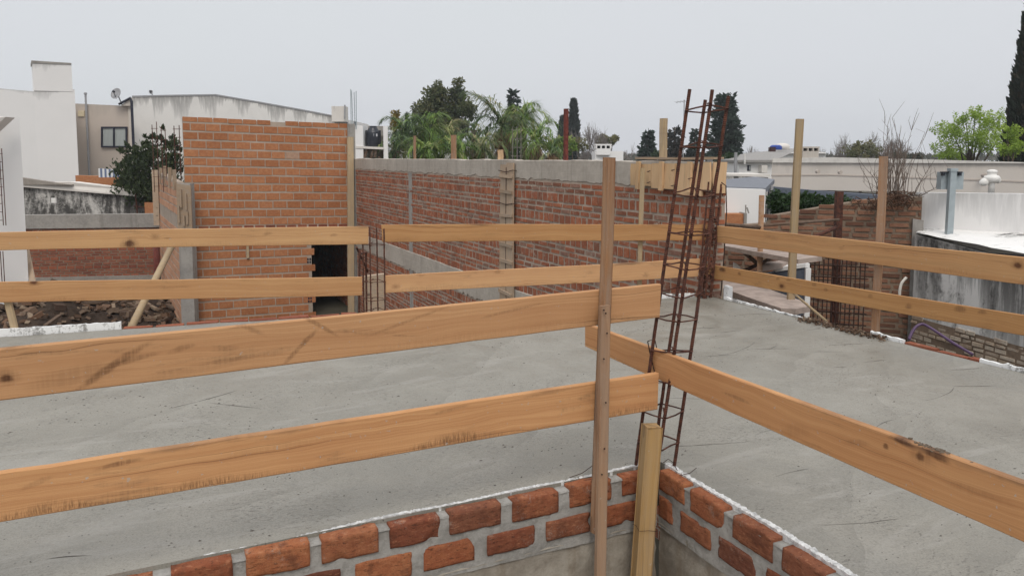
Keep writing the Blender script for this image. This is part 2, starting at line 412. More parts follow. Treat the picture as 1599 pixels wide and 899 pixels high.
def dirty_foam():
    n=NT('dirty_foam',.85,.2); p=n.pos()
    k=n.m('ADD',n.m('MULTIPLY',n.noise(n.map(p,(9,9,3)),1.,5,.75),.6),n.m('MULTIPLY',n.noise(p,40,4,.7),.4))
    return n.done(n.mix(n.m('MULTIPLY',n.ss(k,.49,.60),.8),(.80,.80,.79),(.16,.15,.135)),n.bump(n.noise(p,90,3,.6),.5,.003))
M['foam_dirty']=dirty_foam()
M['vent_white']=plain('white_plastic',(.78,.76,.72),.5)
M['cream_plastic']=plain('cream_plastic',(.68,.58,.40),.6)
M['dark_tank']=plain('dark_red_tank',(.05,.02,.02),.5)
M['hose']=plain('purple_hose',(.10,.055,.125),.45)
M['cable']=plain('white_cable',(.66,.62,.56),.5)
M['plank']=plain('dusty_plank',(.41,.33,.285),.9,.2,.3,7)
M['dark_wood']=plain('dark_timber',(.16,.11,.08),.9,.2,.4,9)
M['soil']=plain('dark_soil',(.055,.038,.028),.95,.1,.55,5)
M['debris']=brick('debris',[(.04,.028,.02),(.12,.065,.04),(.15,.105,.075),(.07,.042,.03),(.27,.20,.14)],smear=.2,soot=.3)
M['ground']=plain('ground_earth',(.11,.10,.075),.95,.1,.4,.4)
M['farroof']=plain('far_roof',(.30,.285,.27),.8)
M['redroof']=plain('red_tile_roof',(.30,.11,.065),.85)
def curtain():
    n=NT('curtained_pane',.12,.6); p=n.pos()
    w=n.wave(n.map(p,(1,1,0)),6,1.,2,2.)
    return n.done(n.mix(w,(.30,.33,.32),(.44,.47,.46)))
M['pane']=curtain()
def stripes():
    n=NT('striped_cloth',.9,.1); u=n.obj()
    w=n.wave(n.map(u,(1,1,0)),2.3,0,0,1,'X')
    return n.done(n.mix(n.ss(w,.45,.55),(.72,.72,.72),(.16,.20,.30)))
M['cloth']=stripes()
M['bark']=plain('bark',(.10,.075,.055),.95,.1,.45,9)
M['palm_bark']=plain('palm_bark',(.19,.145,.105),.95,.1,.5,12)
M['vine']=plain('dead_vine',(.11,.065,.045),.95,.1,.4,9)
M['twig']=plain('twig',(.19,.15,.125),.9,.1,.3,9)
M['twig_far']=plain('twig_far',(.23,.205,.19),.9,.1,.2,2)
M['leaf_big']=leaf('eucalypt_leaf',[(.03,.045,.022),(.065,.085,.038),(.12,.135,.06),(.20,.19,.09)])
M['leaf_conifer']=leaf('conifer_needles',[(.02,.036,.028),(.033,.052,.040),(.052,.072,.052)],.7)
M['leaf_brownconifer']=leaf('brown_conifer_needles',[(.025,.030,.026),(.05,.045,.038),(.075,.06,.048)],.7)
M['leaf_cypress']=leaf('cypress_needles',[(.02,.032,.03),(.035,.048,.042),(.05,.06,.05)],.7)
M['leaf_nearcypress']=leaf('dark_cypress_needles',[(.010,.017,.010),(.018,.028,.015),(.06,.04,.022)],.7)
M['leaf_palm']=leaf('palm_leaf',[(.05,.10,.022),(.12,.21,.04),(.22,.32,.075),(.38,.36,.15)],.5)
M['leaf_palmdark']=leaf('dark_palm_leaf',[(.038,.07,.026),(.085,.14,.045),(.17,.23,.085),(.35,.31,.16)],.5)
M['leaf_palmdry']=leaf('dry_palm_leaf',[(.20,.12,.055),(.31,.205,.11),(.40,.28,.16)],.8)
M['leaf_yellow']=leaf('yellow_leaf',[(.22,.15,.03),(.33,.23,.05),(.12,.11,.04)],.7)
M['leaf_bright']=leaf('spring_leaf',[(.16,.25,.03),(.26,.38,.05),(.38,.50,.09)],.5)
M['leaf_shrub']=leaf('shrub_leaf',[(.018,.032,.014),(.040,.060,.024),(.085,.105,.045)],.5)
M['leaf_hedge']=leaf('hedge_leaf',[(.012,.030,.010),(.026,.055,.016),(.05,.085,.03)],.5)
M['leaf_olive']=leaf('olive_leaf',[(.09,.10,.045),(.15,.15,.065),(.20,.18,.09)],.7)
M['leaf_far']=leaf('far_tree_leaf',[(.05,.06,.045),(.08,.085,.06),(.12,.11,.085)],.8)

M['dried']=concrete('dried_concrete',(.17,.135,.10),(.09,.065,.045),6,bumpd=.002)
def slab_mat():
    n=NT('wet_concrete',.55,.4); p=n.pos()
    f=n.noise(p,.55,5,.6,.4); g=n.noise(p,2.6,5,.65,.8); h=n.noise(p,26,5,.7); q=n.noise(p,140,3,.6)
    k=n.m('ADD',n.m('MULTIPLY',f,.55),n.m('MULTIPLY',g,.45))
    col=n.ramp(k,[(.34,(.190,.178,.148)),(.5,(.250,.235,.200)),(.66,(.305,.288,.25))])
    # trowel sweeps: broad pale laitance arcs
    # overlapping float strokes
    wv=n.wave(n.map(p,(1,1,1),rot=(0,0,.9)),.55,9.,3,.9,'X','SAW'); wm=n.ss(n.noise(p,.9,3,.6),.42,.62)
    edge=n.m('MULTIPLY',n.ss(wv,.80,.99),wm); hot=n.m('MULTIPLY',n.ss(wv,.0,.35,1.,0.),wm)
    col=n.mix(n.m('MULTIPLY',edge,.22),col,(.15,.14,.118)); col=n.mix(n.m('MULTIPLY',hot,.15),col,(.38,.36,.318))
    col=n.mix(n.m('MULTIPLY',n.ss(q,.50,.64),.45),col,(.155,.143,.12)); col=n.mix(n.m('MULTIPLY',n.ss(q,.46,.34),.22),col,(.36,.34,.30))
    sw=n.noise(n.map(p,(.8,2.6,1),rot=(0,0,.6)),1.,4,.6,1.6)
    col=n.mix(n.m('MULTIPLY',n.ss(sw,.54,.66),.30),col,(.37,.35,.318))
    col=n.mix(n.m('MULTIPLY',n.ss(h,.54,.72),.42),col,(.15,.137,.118))
    # pits and drag marks, gathered in patches
    patch=n.ss(n.noise(p,1.9,4,.65),.44,.62)
    dr=n.noise(n.map(p,(36,110,1),rot=(0,0,.35)),1.,3,.65,.2)
    pits=n.m('MULTIPLY',n.ss(dr,.57,.64),patch)
    col=n.mix(n.m('MULTIPLY',pits,.62),col,(.115,.105,.095))
    v=n.voro(p,48.); vcol=n.sep(n.voro(p,48.,out='Color'))[0]
    dots=n.m('MULTIPLY',n.ss(v,.20,.10),n.ss(vcol,.88,.92))
    col=n.mix(n.m('MULTIPLY',dots,.75),col,(.07,.06,.055))
    hh=n.m('ADD',n.m('MULTIPLY',g,1.2),n.m('MULTIPLY',h,.35)); hh=n.m('ADD',hh,n.m('MULTIPLY',q,.12))
    hh=n.m('ADD',hh,n.m('MULTIPLY',n.m('MULTIPLY',wv,wm),.22)); hh=n.m('SUBTRACT',hh,n.m('MULTIPLY',pits,.35)); hh=n.m('SUBTRACT',hh,n.m('MULTIPLY',dots,.4))
    return n.done(col,n.bump(hh,.55,.012),n.ss(g,.3,.7,.34,.62))
M['slab']=slab_mat()

# ------------------------------------------------------------------ world, sun, camera
w=bpy.data.worlds.new('World'); S.world=w; w.use_nodes=True
nt=w.node_tree; nt.nodes.clear()
SUN_E,SUN_A=math.radians(52),math.radians(200)
out=nt.nodes.new('ShaderNodeOutputWorld'); bg=nt.nodes.new('ShaderNodeBackground'); bg.inputs[1].default_value=.1
sky=nt.nodes.new('ShaderNodeTexSky'); sky.sky_type='NISHITA'; sky.sun_disc=False; sky.sun_elevation=SUN_E; sky.sun_rotation=SUN_A; sky.dust_density=4.
hs=nt.nodes.new('ShaderNodeHueSaturation'); hs.inputs['Saturation'].default_value=.25; nt.links.new(sky.outputs[0],hs.inputs['Color'])
tc=nt.nodes.new('ShaderNodeTexCoord'); sp=nt.nodes.new('ShaderNodeSeparateXYZ'); nt.links.new(tc.outputs['Generated'],sp.inputs[0])
# overcast sky: even near the horizon, brighter towards the zenith
mr=nt.nodes.new('ShaderNodeMapRange'); mr.interpolation_type='SMOOTHSTEP'; nt.links.new(sp.outputs[2],mr.inputs[0])
for i,v in ((1,.22),(2,.95),(3,SKYLO:=7.75),(4,12.8)): mr.inputs[i].default_value=v
cl=nt.nodes.new('ShaderNodeTexNoise'); cl.inputs['Scale'].default_value=1.6; cl.inputs['Detail'].default_value=3; nt.links.new(tc.outputs['Generated'],cl.inputs['Vector'])
cr=nt.nodes.new('ShaderNodeValToRGB'); cr.color_ramp.elements[0].position=.35; cr.color_ramp.elements[0].color=(.972,.992,1.055,1)
cr.color_ramp.elements[1].position=.65; cr.color_ramp.elements[1].color=(.965,1.01,1.04,1); nt.links.new(cl.outputs['Fac'],cr.inputs[0])
vm=nt.nodes.new('ShaderNodeVectorMath'); vm.operation='SCALE'; nt.links.new(cr.outputs[0],vm.inputs[0]); nt.links.new(mr.outputs[0],vm.inputs['Scale'])
mx=nt.nodes.new('ShaderNodeMix'); mx.data_type='RGBA'; mx.inputs[0].default_value=.10
nt.links.new(vm.outputs[0],mx.inputs[6]); nt.links.new(hs.outputs[0],mx.inputs[7]); nt.links.new(mx.outputs[2],bg.inputs[0]); nt.links.new(bg.outputs[0],out.inputs[0])

sl=bpy.data.lights.new('sun','SUN'); sl.energy=1.4; sl.angle=math.radians(25); sl.color=(1,.93,.84)
so=link(bpy.data.objects.new('sun',sl))
sd=Vector((math.sin(SUN_A)*math.cos(SUN_E),math.cos(SUN_A)*math.cos(SUN_E),math.sin(SUN_E)))
so.rotation_euler=sd.to_track_quat('Z','Y').to_euler(); so.location=(0,-5,20)

cd=bpy.data.cameras.new('camera'); cam=link(bpy.data.objects.new('camera',cd)); S.camera=cam
cd.sensor_width=36; cd.lens=36*F/1599; cd.shift_y=(CY-449.5)/1599; cd.clip_start=.05; cd.clip_end=3000
fw=Vector((fx*ct,fy*ct,-st)); up=Vector((fx*st,fy*st,ct))
cam.matrix_world=Matrix(((rx,up.x,-fw.x,0),(ry,up.y,-fw.y,0),(0,up.z,-fw.z,H),(0,0,0,1)))
vs=S.view_settings; vs.view_transform='Standard'; vs.look='None'; vs.exposure=0.; vs.gamma=1.; vs.use_curve_mapping=False
S.cycles.use_denoising=True
S.cycles.max_bounces=6

# ------------------------------------------------------------------ setting
g=MB(); g.add([(-420,-100,GZ),(520,-100,GZ),(520,470,GZ),(-420,470,GZ)],[(0,1,2,3)]); struct(g.build('ground',M['ground']))

XR=5.0                       # line of the boundary wall
PX,PY=1.97,2.68              # inner faces of the pit walls
FL=onz(0,525); FM=onz(490,494); FR=Vector((4.93,5.97,0))
d0=(FM-FL).normalized(); FLL=FL-d0*4.5
def far_y(x):
    pts=[FLL,FL,FM,FR,Vector((6,5.8,0))]
    for a,b in zip(pts,pts[1:]):
        if x<=b.x: return a.y+(b.y-a.y)*(x-a.x)/(b.x-a.x)
    return pts[-1].y
def slab_z(x,y):
    return .006*mn.noise((x*1.1,y*1.1,3))+.004*mn.noise((x*3.3,y*3.3,1))-.006
def make_slab():
    mb=MB(); step=.04
    x0=FLL.x; x1=4.95
    nx=int((x1-x0)/step)
    PXo,PYo=PX+.056,PY+.056
    xs=sorted(set([x0+(x1-x0)*i/nx for i in range(nx+1)]+[PXo]))
    def strip(xs,ylo,yhi):
        rows=max(2,int((max(yhi(x) for x in xs)-ylo)/step))
        vs=[];fs=[];n=rows+1
        for x in xs:
            for j in range(n):
                y=ylo+(yhi(x)-ylo)*j/rows
                vs.append((x,y,slab_z(x,y)))
        for i in range(len(xs)-1):
            for j in range(rows):
                a=i*n+j; fs.append((a,a+n,a+n+1,a+1))
        mb.add(vs,fs)
    strip([x for x in xs if x<=PXo+1e-9],PYo,far_y)
    strip([x for x in xs if x>=PXo-1e-9],PYo,far_y)
    strip([x for x in xs if x>=PXo-1e-9],-3.,lambda x:PYo)
    # edges of the slab, 20 cm deep
    edge=[(x,far_y(x)) for x in xs]
    for (a,b) in zip(edge,edge[1:]):
        mb.add([(a[0],a[1],slab_z(*a)),(b[0],b[1],slab_z(*b)),(b[0],b[1],-.2),(a[0],a[1],-.2)],[(0,1,2,3)])
    mb.add([(x1,-3,-.004),(x1,far_y(x1),-.004),(x1,far_y(x1),-.2),(x1,-3,-.2)],[(0,1,2,3)])
    mb.add([(x0,PYo,-.004),(x0,far_y(x0),-.004),(x0,far_y(x0),-.2),(x0,PYo,-.2)],[(0,1,2,3)])
    mb.add([(x0,PYo,.0),(PXo,PYo,.0),(PXo,PYo,-.2),(x0,PYo,-.2)],[(0,1,2,3)]); mb.add([(PXo,-3,.0),(PXo,PYo,.0),(PXo,PYo,-.2),(PXo,-3,-.2)],[(0,1,2,3)])
    # under side
    mb.add([(x0,PYo,-.2),(x0,far_y(x0),-.2),(FM.x,far_y(FM.x),-.2),(x1,far_y(x1),-.2),(x1,-3,-.2),(PXo,-3,-.2),(PXo,PYo,-.2)],[(0,1,2,3,4,5,6)])
    rr=random.Random(21)
    # trowel ridges: wet float beads, shade of the gaps beneath put into their colour
    def inside(x,y): return x0+.1<x<x1-.1 and y<far_y(x)-.1 and not(x<PXo+.06 and y<PYo+.06) and y>-2.5
    for k in range(80):
        x=rr.uniform(-2.5,4.8); y=rr.uniform(-1.5,6.6)
        if rr.random()<.45: x=rr.uniform(2.2,4.85); y=rr.uniform(.5,5.6)
        a=rr.uniform(-.7,.5)+(math.pi if rr.random()<.3 else 0); L=rr.uniform(.12,.75)*rr.choice((.5,.7,1)); cur=rr.uniform(-1.8,1.8)
        pts=[];rad=[]
        nn=max(5,int(L/.05)); aa=a
        for i in range(nn+1):
            if not inside(x,y): break
            t=i/nn; pts.append((x,y,slab_z(x,y)-.0008+.0012*rr.random())); rad.append((.0006+.0022*math.sin(math.pi*t)**.7)*rr.uniform(.5,1.2))
            aa+=cur*L/nn+rr.uniform(-.10,.10); x+=math.cos(aa)*L/nn; y+=math.sin(aa)*L/nn
        if len(pts)>3: mb.tube(pts,rad,5,mi=1)
    # crumbs of aggregate
    for k in range(420):
        cx=rr.uniform(-2.5,4.8); cy=rr.uniform(-.5,6.6); an=rr.uniform(-.5,.6)
        for j in range(rr.randint(3,16)):
            u=rr.gauss(0,.20); v=rr.gauss(0,.045)
            x=cx+u*math.cos(an)-v*math.sin(an); y=cy+u*math.sin(an)+v*math.cos(an)
            if not inside(x,y): continue
            s=rr.uniform(.0014,.0036)*rr.choice((.6,1,1,1.4)); z=slab_z(x,y)
            e=rr.uniform(1,2.6); ca,sa=math.cos(an+rr.uniform(-.6,.6)),math.sin(an)
            vs=[(x+s*e*ca,y+s*e*sa,z),(x-s*sa,y+s*ca,z),(x-s*e*ca,y-s*e*sa,z),(x+s*sa,y-s*ca,z),(x,y,z+s*.9)]
            mb.add(vs,[(0,1,4),(1,2,4),(2,3,4),(3,0,4)],mi=2)
    o=mb.build('slab',[M['slab'],M['ridge'],M['crumb']])
    o.data.polygons.foreach_set('use_smooth',[True]*len(o.data.polygons))
    return o
M['ridge']=concrete('trowel_ridge',(.17,.16,.145),(.10,.095,.085),3,bumpd=.002)
M['crumb']=concrete('aggregate_crumb',(.13,.115,.10),(.07,.062,.055),8,bumpd=.002)
struct(make_slab())
# floor of the pit the photographer stands in
g=MB(); g.bbox((-6,-3,-1.3),(PX,PY,-1.1)); struct(g.build('landing',M['pitwall']))
# ------------------------------------------------------------------ brickwork
def bricks(mb,o,u,n,L,z0,z1,rows,gap=.015,proud=.007,jit=.0025,seed=1,skip=None,len_jit=.01,tintf=None,ztop=None,depth=.05,gh=None,bond=False):
    """courses of bricks on a wall face: o ground corner, u along, n outward; rows = repeating (height, length)"""
    r=random.Random(seed); u=Vector(u).normalized(); n=Vector(n).normalized(); o=Vector(o)
    z=z0;k=0
    if gh is None: gh=gap
    while z<z1-.01:
        h,l=rows[k%len(rows)]
        if z+h>z1: h=z1-z
        if h<.02: break
        x=(-l*.5 if k%2 else 0.) if bond else (-l*r.uniform(.05,.95) if k%2 else -l*.5*r.uniform(.0,.2))
        while x<L:
            ll=l+r.uniform(-len_jit,len_jit)
            a=max(x,0);b=min(x+ll,L)
            zt=z+h
            ok=b-a>.03
            if ok and ztop is not None and zt>ztop((a+b)/2)+.01: ok=False
            if ok and skip is not None and skip((a+b)/2,z+h/2): ok=False
            if ok:
                c=o+u*((a+b)/2)+Vector((0,0,z+h/2+.09*gap*mn.noise(((a+b)*.45,k*3.1,seed))+.12*gap*r.uniform(-1,1)))
                p=proud+r.uniform(-jit,jit)*1.5; hw=(b-a)/2; hh=h/2
                f=[]
                for dz in (-1,1):
                    for du in (-1,1):
                        q=c+u*(du*(hw-r.uniform(0,.006)))+Vector((0,0,dz*(hh-r.uniform(0,.005))))
                        f.append(q)
                e=.006
                fr=[q+n*(p+r.uniform(-.002,.002))+(c-q).normalized()*e for q in f]
                bk=[q-n*depth for q in f]
                t=r.random() if tintf is None else tintf(r,k)
                mb.add(fr+bk,[(0,1,3,2),(0,4,5,1),(2,3,7,6),(0,2,6,4),(1,5,7,3)],t)
            x+=ll+gh+r.uniform(-.3,.3)*gh
        z+=h+gap; k+=1

# ---- the two walls of the pit: bricks on edge, modelled one by one
def near_brick(mb,c,u,n,hw,hh,dep,r):
    """one worn brick: rounded, chipped, lumpy"""
    nu,nv=22,11
    seed=Vector((r.uniform(0,90),r.uniform(0,90),r.uniform(0,90)))
    def P(a,b,d):
        x=a*hw;z=b*hh
        ra=1-max(0,abs(a)-.86)/.14*.0 
        q=Vector((x,z,d))
        w=mn.noise(q*16+seed)*.0026+mn.noise(q*55+seed)*.0016+mn.noise(q*140+seed)*.0008
        # rounded edge
        ed=min(hw-abs(x),hh-abs(z)); fall=max(0,1-ed/.007)
        chip=max(0,mn.noise(Vector((x*14,z*14,3))+seed)-.22)*.03*max(0,1-ed/.035)
        dd=d+w-fall*fall*.004-chip
        cr=max(0,abs(a)+abs(b)-1.55)/.45; sx=1+mn.noise(Vector((z*24,1,2))+seed)*.018-.015*cr; sz=1+mn.noise(Vector((x*16,5,2))+seed)*.05-.03*cr
        return c+u*(x*sx)+Vector((0,0,z*sz))+n*dd
    vs=[P(-1+2*i/nu,-1+2*j/nv,0) for j in range(nv+1) for i in range(nu+1)]
    fs=[(j*(nu+1)+i,j*(nu+1)+i+1,(j+1)*(nu+1)+i+1,(j+1)*(nu+1)+i) for j in range(nv) for i in range(nu)]
    ring=[i for i in range(nu+1)]+[(j*(nu+1)+nu) for j in range(1,nv+1)]+[nv*(nu+1)+i for i in range(nu-1,-1,-1)]+[j*(nu+1) for j in range(nv-1,0,-1)]
    b=len(vs)
    for i in ring: vs.append(vs[i]-n*dep)
    m_=len(ring)
    for k in range(m_): fs.append((ring[k],b+k,b+(k+1)%m_,ring[(k+1)%m_]))
    mb.add(vs,fs,r.random())
def rough_panel(mb,o,u,n,L,z0,z1,amp=.005,step=.03,seed=0.,thick=.06):
    u=Vector(u);n=Vector(n);o=Vector(o)
    a=max(2,int(L/step));b=max(2,int((z1-z0)/step))
    vs=[]
    for j in range(b+1):
        for i in range(a+1):
            x=L*i/a;z=z0+(z1-z0)*j/b
            d=amp*(mn.noise((x*7+seed,z*9,seed))+.6*mn.noise((x*22+seed,z*26,seed)))
            vs.append(o+u*x+Vector((0,0,z))+n*d)
    fs=[(j*(a+1)+i,j*(a+1)+i+1,(j+1)*(a+1)+i+1,(j+1)*(a+1)+i) for j in range(b) for i in range(a)]
    mb.add(vs,fs)
    top=[o+u*(L*i/a)+Vector((0,0,z1)) for i in range(a+1)]
    vs=[];fs=[]
    for i in range(a+1):
        q=o+u*(L*i/a)+Vector((0,0,z1)); dz=.004*mn.noise((i*.4,seed,2))
        vs+= [q+n*(amp*.5)-Vector((0,0,amp)),q+Vector((0,0,dz)),q-n*thick+Vector((0,0,dz))]
    for i in range(a): fs+= [(3*i,3*i+3,3*i+4,3*i+1),(3*i+1,3*i+4,3*i+5,3*i+2)]
    mb.add(vs,fs)
def pit_wall(label,o,u,n,L,gaps,seed):
    r=random.Random(seed)
    t=thing('brick_wall',label,'wall',o,'brick walls lining the pit edge')
    b=MB(); zt=-.005
    rows=[(zt-.045,0.),(zt-.045-.118,gaps)]
    for k,(zc,ph) in enumerate(rows):
        x=-.265+ph
        while x<L:
            l=.206+r.uniform(-.014,.014)
            a=max(.004,x);e=min(L-.004,x+l)
            if e-a>.04:
                c=Vector(o)+u*((a+e)/2)+Vector((0,0,zc+r.uniform(-.004,.004)))+n*r.uniform(.002,.008)
                near_brick(b,c-n*.0018,u,n,(e-a)/2,.0448+r.uniform(-.004,.003),.05,r)
            x+=l+.046+r.uniform(-.008,.010)
    ob=b.build('brick_course',M['brick_near'],t)
    ob.data.polygons.foreach_set('use_smooth',[True]*len(ob.data.polygons))
    m_=MB(); rough_panel(m_,Vector(o)-n*.0055,u,n,L,-.262,-.016,.0058,.008,seed)
    ob=m_.build('mortar_bed',M['mortar_near'],t,smooth=True)
    m_=MB(); rough_panel(m_,Vector(o)-n*.012,u,n,L,-1.1,-.235,.013,.025,seed+5)
    m_.build('concrete_base',M['pitwall'],t,smooth=True)
pit_wall('low brick wall left of the yellow corner post in the foreground',(PX,PY,0),Vector((-1,0,0)),Vector((0,-1,0)),5.0,.10,3)
pit_wall('low brick wall right of the yellow corner post running to the bottom edge',(PX,PY,0),Vector((0,-1,0)),Vector((-1,0,0)),4.5,.16,9)

def foam(label,pts,th,h0,h1,mat,jag=.006,seed=0,step=.025,base=-.06,low=0.,cat='foam strip'):
    """upright strip of white foam along a line, broken top edge"""
    r=random.Random(seed)
    t=MB(); P=[]
    for a,b in zip(pts,pts[1:]):
        a=Vector(a);b=Vector(b);k=max(1,int((b-a).length/step))
        P+= [a.lerp(b,i/k) for i in range(k)]
    P.append(Vector(pts[-1]))
    vs=[]
    for i,p in enumerate(P):
        d=(P[min(i+1,len(P)-1)]-P[max(i-1,0)]).normalized(); nn=Vector((-d.y,d.x,0))
        f=i/len(P)
        h=h0+(h1-h0)*f+low*mn.noise((i*step*2.3+seed,1,1))+jag*(mn.noise((i*.33+seed,0,0))*1.2+mn.noise((i*.9+seed,4,0)))+r.uniform(-.3,.3)*jag
        w=th*(1+.25*mn.noise((i*.25+seed,9,0)))
        wob=nn*(.004*mn.noise((i*.2+seed,2,2)))
        vs+=[p+wob-nn*w/2+Vector((0,0,base)),p+wob-nn*w/2+Vector((0,0,h)),p+wob+Vector((0,0,h+r.uniform(0,.5)*jag)),p+wob+nn*w/2+Vector((0,0,h-r.uniform(0,.6)*jag)),p+wob+nn*w/2+Vector((0,0,base))]
    fs=[]
    for i in range(len(P)-1):
        for k in range(4): fs.append((i*5+k,i*5+k+1,i*5+k+6,i*5+k+5))
    e=(len(P)-1)*5
    fs+=[(0,4,3,2,1),(e,e+1,e+2,e+3,e+4)]
    t.add(vs,fs)
    o=t.build('foam_strip',mat); 
    return tag(o,label,cat,'foam strips along the slab edge')
foam('white foam strip on the brick wall left of the yellow post',[(.12,PY+.067,0),(1.93,PY+.067,0)],.019,-.006,.005,M['foam_near'],.0032,2,step=.006,low=.012)
foam('thick broken white foam strip on the brick wall right of the yellow post',[(PX+.062,PY+.02,0),(PX+.062,1.9,0),(PX+.062,-.8,0)],.026,.008,-.004,M['foam_near'],.0045,5,step=.006,low=.010)
foam('dirty white foam board standing along the far left slab edge',[FLL+Vector((0,.03,0)),FL+Vector((0,.03,0)),online(190,515,FL,FM)*1+Vector((0,.03,-online(190,515,FL,FM).z))],.03,.055,.05,M['foam_dirty'],.005,11,base=-.2)
foam('short white foam strip left of the far rusty corner column',[onz(962,469)+Vector((0,.03,0)),FR+Vector((-.10,.06,0))],.025,.03,.02,M['foam_dirty'],.008,7,base=-.2)
foam('white foam strip beside the scaffold planks along the right slab edge',[Vector((4.97,5.75,0)),Vector((4.975,4.55,0))],.025,.02,.0,M['foam_dirty'],.006,14,base=-.2)
foam('dirty white foam strip below the purple hose along the right slab edge',[Vector((4.975,4.08,0)),Vector((4.975,3.8,0))],.03,.03,.02,M['foam_dirty'],.01,17,base=-.2)
foam('white foam strip at the right edge of the photo under the stone wall',[Vector((4.975,3.22,0)),Vector((4.975,2.2,0))],.03,.02,.03,M['foam_dirty'],.01,19,base=-.2)

# edge brick seen beyond the left part of the slab and along the right edge
def edge_course(label,a,b,n,seed):
    a=Vector(a);b=Vector(b);u=(b-a).normalized();r=random.Random(seed)
    t=MB();x=0
    while x<(b-a).length:
        l=min(.24+r.uniform(-.02,.02),(b-a).length-x)
        c=a+u*(x+l/2)+Vector((0,0,-.092+r.uniform(-.004,.006)))
        t.box(c,u*(l/2-.008),Vector((-u.y,u.x,0))*.028,(0,0,.095),r.random(),0,.004)
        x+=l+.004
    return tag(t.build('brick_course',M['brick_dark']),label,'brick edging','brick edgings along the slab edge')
p0=online(192,513,FL,FM); p0.z=0; p1=online(560,488,FM,FR); p1.z=0
edge_course('row of dark red bricks along the far slab edge behind the upper foreground board',p0+Vector((0,.035,.0)),p1+Vector((0,.035,.0)),None,4)
edge_course('row of red bricks along the right slab edge in front of the purple hose',(5.0,3.8,.0),(5.0,3.22,.0),None,6)

# ---- long boundary wall
def smooth_jag(x,s,a): return a*(mn.noise((x*3.1,s,0))+.7*mn.noise((x*9,s,3))+.5*mn.noise((x*25,s,7)))
YA,YB=5.96,20.62
WT=.13
rowtint=lambda r,k:(r.uniform(.10,.70) if k%3==0 else r.uniform(.2,1.))
htint=lambda r,k:(.9 if r.random()<.02 else r.random()*.74)
lw=thing('brick_boundary_wall','long common brick wall with a grey concrete beam on top, middle of the photo','wall',(XR,YA,GZ))
m_=MB(); m_.bbox((XR,YA,GZ),(XR+WT,YB,1.06)); m_.build('mortar_backing',M['mortar_light'],lw)
b=MB(); bricks(b,(XR,YA,0),(0,1,0),(-1,0,0),YB-YA,-2.9,-1.06,[(.118,.115),(.052,.23),(.052,.23)],.02,.009,.004,31,len_jit=.018,tintf=rowtint)
bricks(b,(XR,YA,0),(0,1,0),(-1,0,0),YB-YA,-.66,1.04,[(.118,.125),(.052,.23),(.052,.23)],.02,.009,.004,32,len_jit=.02,tintf=rowtint)
bricks(b,(XR,YA,0),(1,0,0),(0,-1,0),WT,-2.9,1.04,[(.118,.125),(.052,.23),(.052,.23)],.02,.009,.004,33)
b.build('brick_face',M['brick_wall'],lw)
def band(z0,z1,out,seed,lo=.05,hi=0.,y0=YA,y1=YB,step=.05):
    mb=MB(); k=int((y1-y0)/step); vs=[];fs=[]
    for i in range(k+1):
        y=y0+(y1-y0)*i/k
        zb=z0+smooth_jag(y,seed,lo); ztp=z1+smooth_jag(y*.4,seed+4,.012)
        o_=out+.006*mn.noise((y*2,seed,1))
        vs+= [(XR+.001,y,zb),(XR-o_,y,zb+.012),(XR-o_,y,(zb+ztp)/2),(XR-o_,y,ztp-.008),(XR-o_+.01,y,ztp),(XR+WT,y,ztp)]
    for i in range(k):
        for j in range(5): fs.append((i*6+j,i*6+6+j,i*6+7+j,i*6+1+j))
    fs+=[(5,4,3,2,1,0)]
    mb.add(vs,fs); return mb
band(1.035,1.315,.010,3.,.034).build('concrete_beam',M['concrete'],lw,label='grey concrete beam on top of the wall')
band(-1.06,-.66,.022,8.,.05).build('concrete_beam',M['concrete'],lw,label='grey concrete beam at mid height of the wall')
yk=onx(642,300,XR).y
c=MB(); 
for (y,wd) in ((yk,.11),(YB-.1,.1)): c.bbox((XR-.014,y-wd,-2.9),(XR+.05,y+wd,1.03))
c.build('concrete_column',M['concrete2'],lw)

# ---- orange hollow brick wall with the dark doorway
OY=20.62
pl=ony(285,182,OY); pr=ony(547,197,OY)
ox0=pl.x; ox1=XR-.0
door0=ony(487,400,OY).x; door1=ony(545,400,OY).x; doorz=ony(510,378,OY).z
ow=thing('hollow_brick_wall','tall orange hollow brick wall with wide pale mortar joints and a dark doorway','wall',(ox0,OY,GZ))
def otop(x): return 2.33+(2.22-2.33)*(x/(ox1-ox0))
m_=MB()
m_.prism([(ox0,OY,GZ),(door0,OY,GZ),(door0,OY,doorz),(door1,OY,doorz),(door1,OY,GZ),(ox1,OY,GZ),(ox1,OY,otop(ox1-ox0)-.02),(ox0,OY,2.31)],(0,.18,0)); weld(m_.build('mortar_backing',M['mortar_light'],ow))
b=MB()
zc=ony(400,350,OY).z
bricks(b,(ox0,OY,0),(1,0,-.026),(0,-1,0),ox1-ox0-.10,zc+.03,2.345,[(.177,.340)],.036,.008,.003,41,gh=.008,bond=True,tintf=htint,len_jit=.006,skip=lambda x,z:(x>2.2 and x<2.32 and z>2.15),depth=.02)
bricks(b,(ox0,OY,0),(1,0,-.014),(0,-1,0),ox1-ox0-.10,GZ,zc-.10,[(.177,.340)],.036,.008,.003,42,gh=.008,bond=True,tintf=htint,len_jit=.006,skip=lambda x,z:(door0-ox0-.05<x<door1-ox0+.1 and z<doorz+.06),depth=.02)
b.build('brick_face',M['hollow'],ow)
b=MB(); bricks(b,(ox0,OY,0),(1,0,-.02),(0,-1,0),ox1-ox0-.10,zc-.08,zc+.02,[(.085,.24)],.03,.006,.003,43,depth=.02)
b.build('common_brick_course',M['brick_dark'],ow)
c=MB(); xa=ony(545,300,OY).x; xb=ony(556,300,OY).x
c.bbox((xa-.01,OY-.05,GZ),(xb,OY+.12,2.24)); c.build('concrete_column',M['concrete2'],ow)
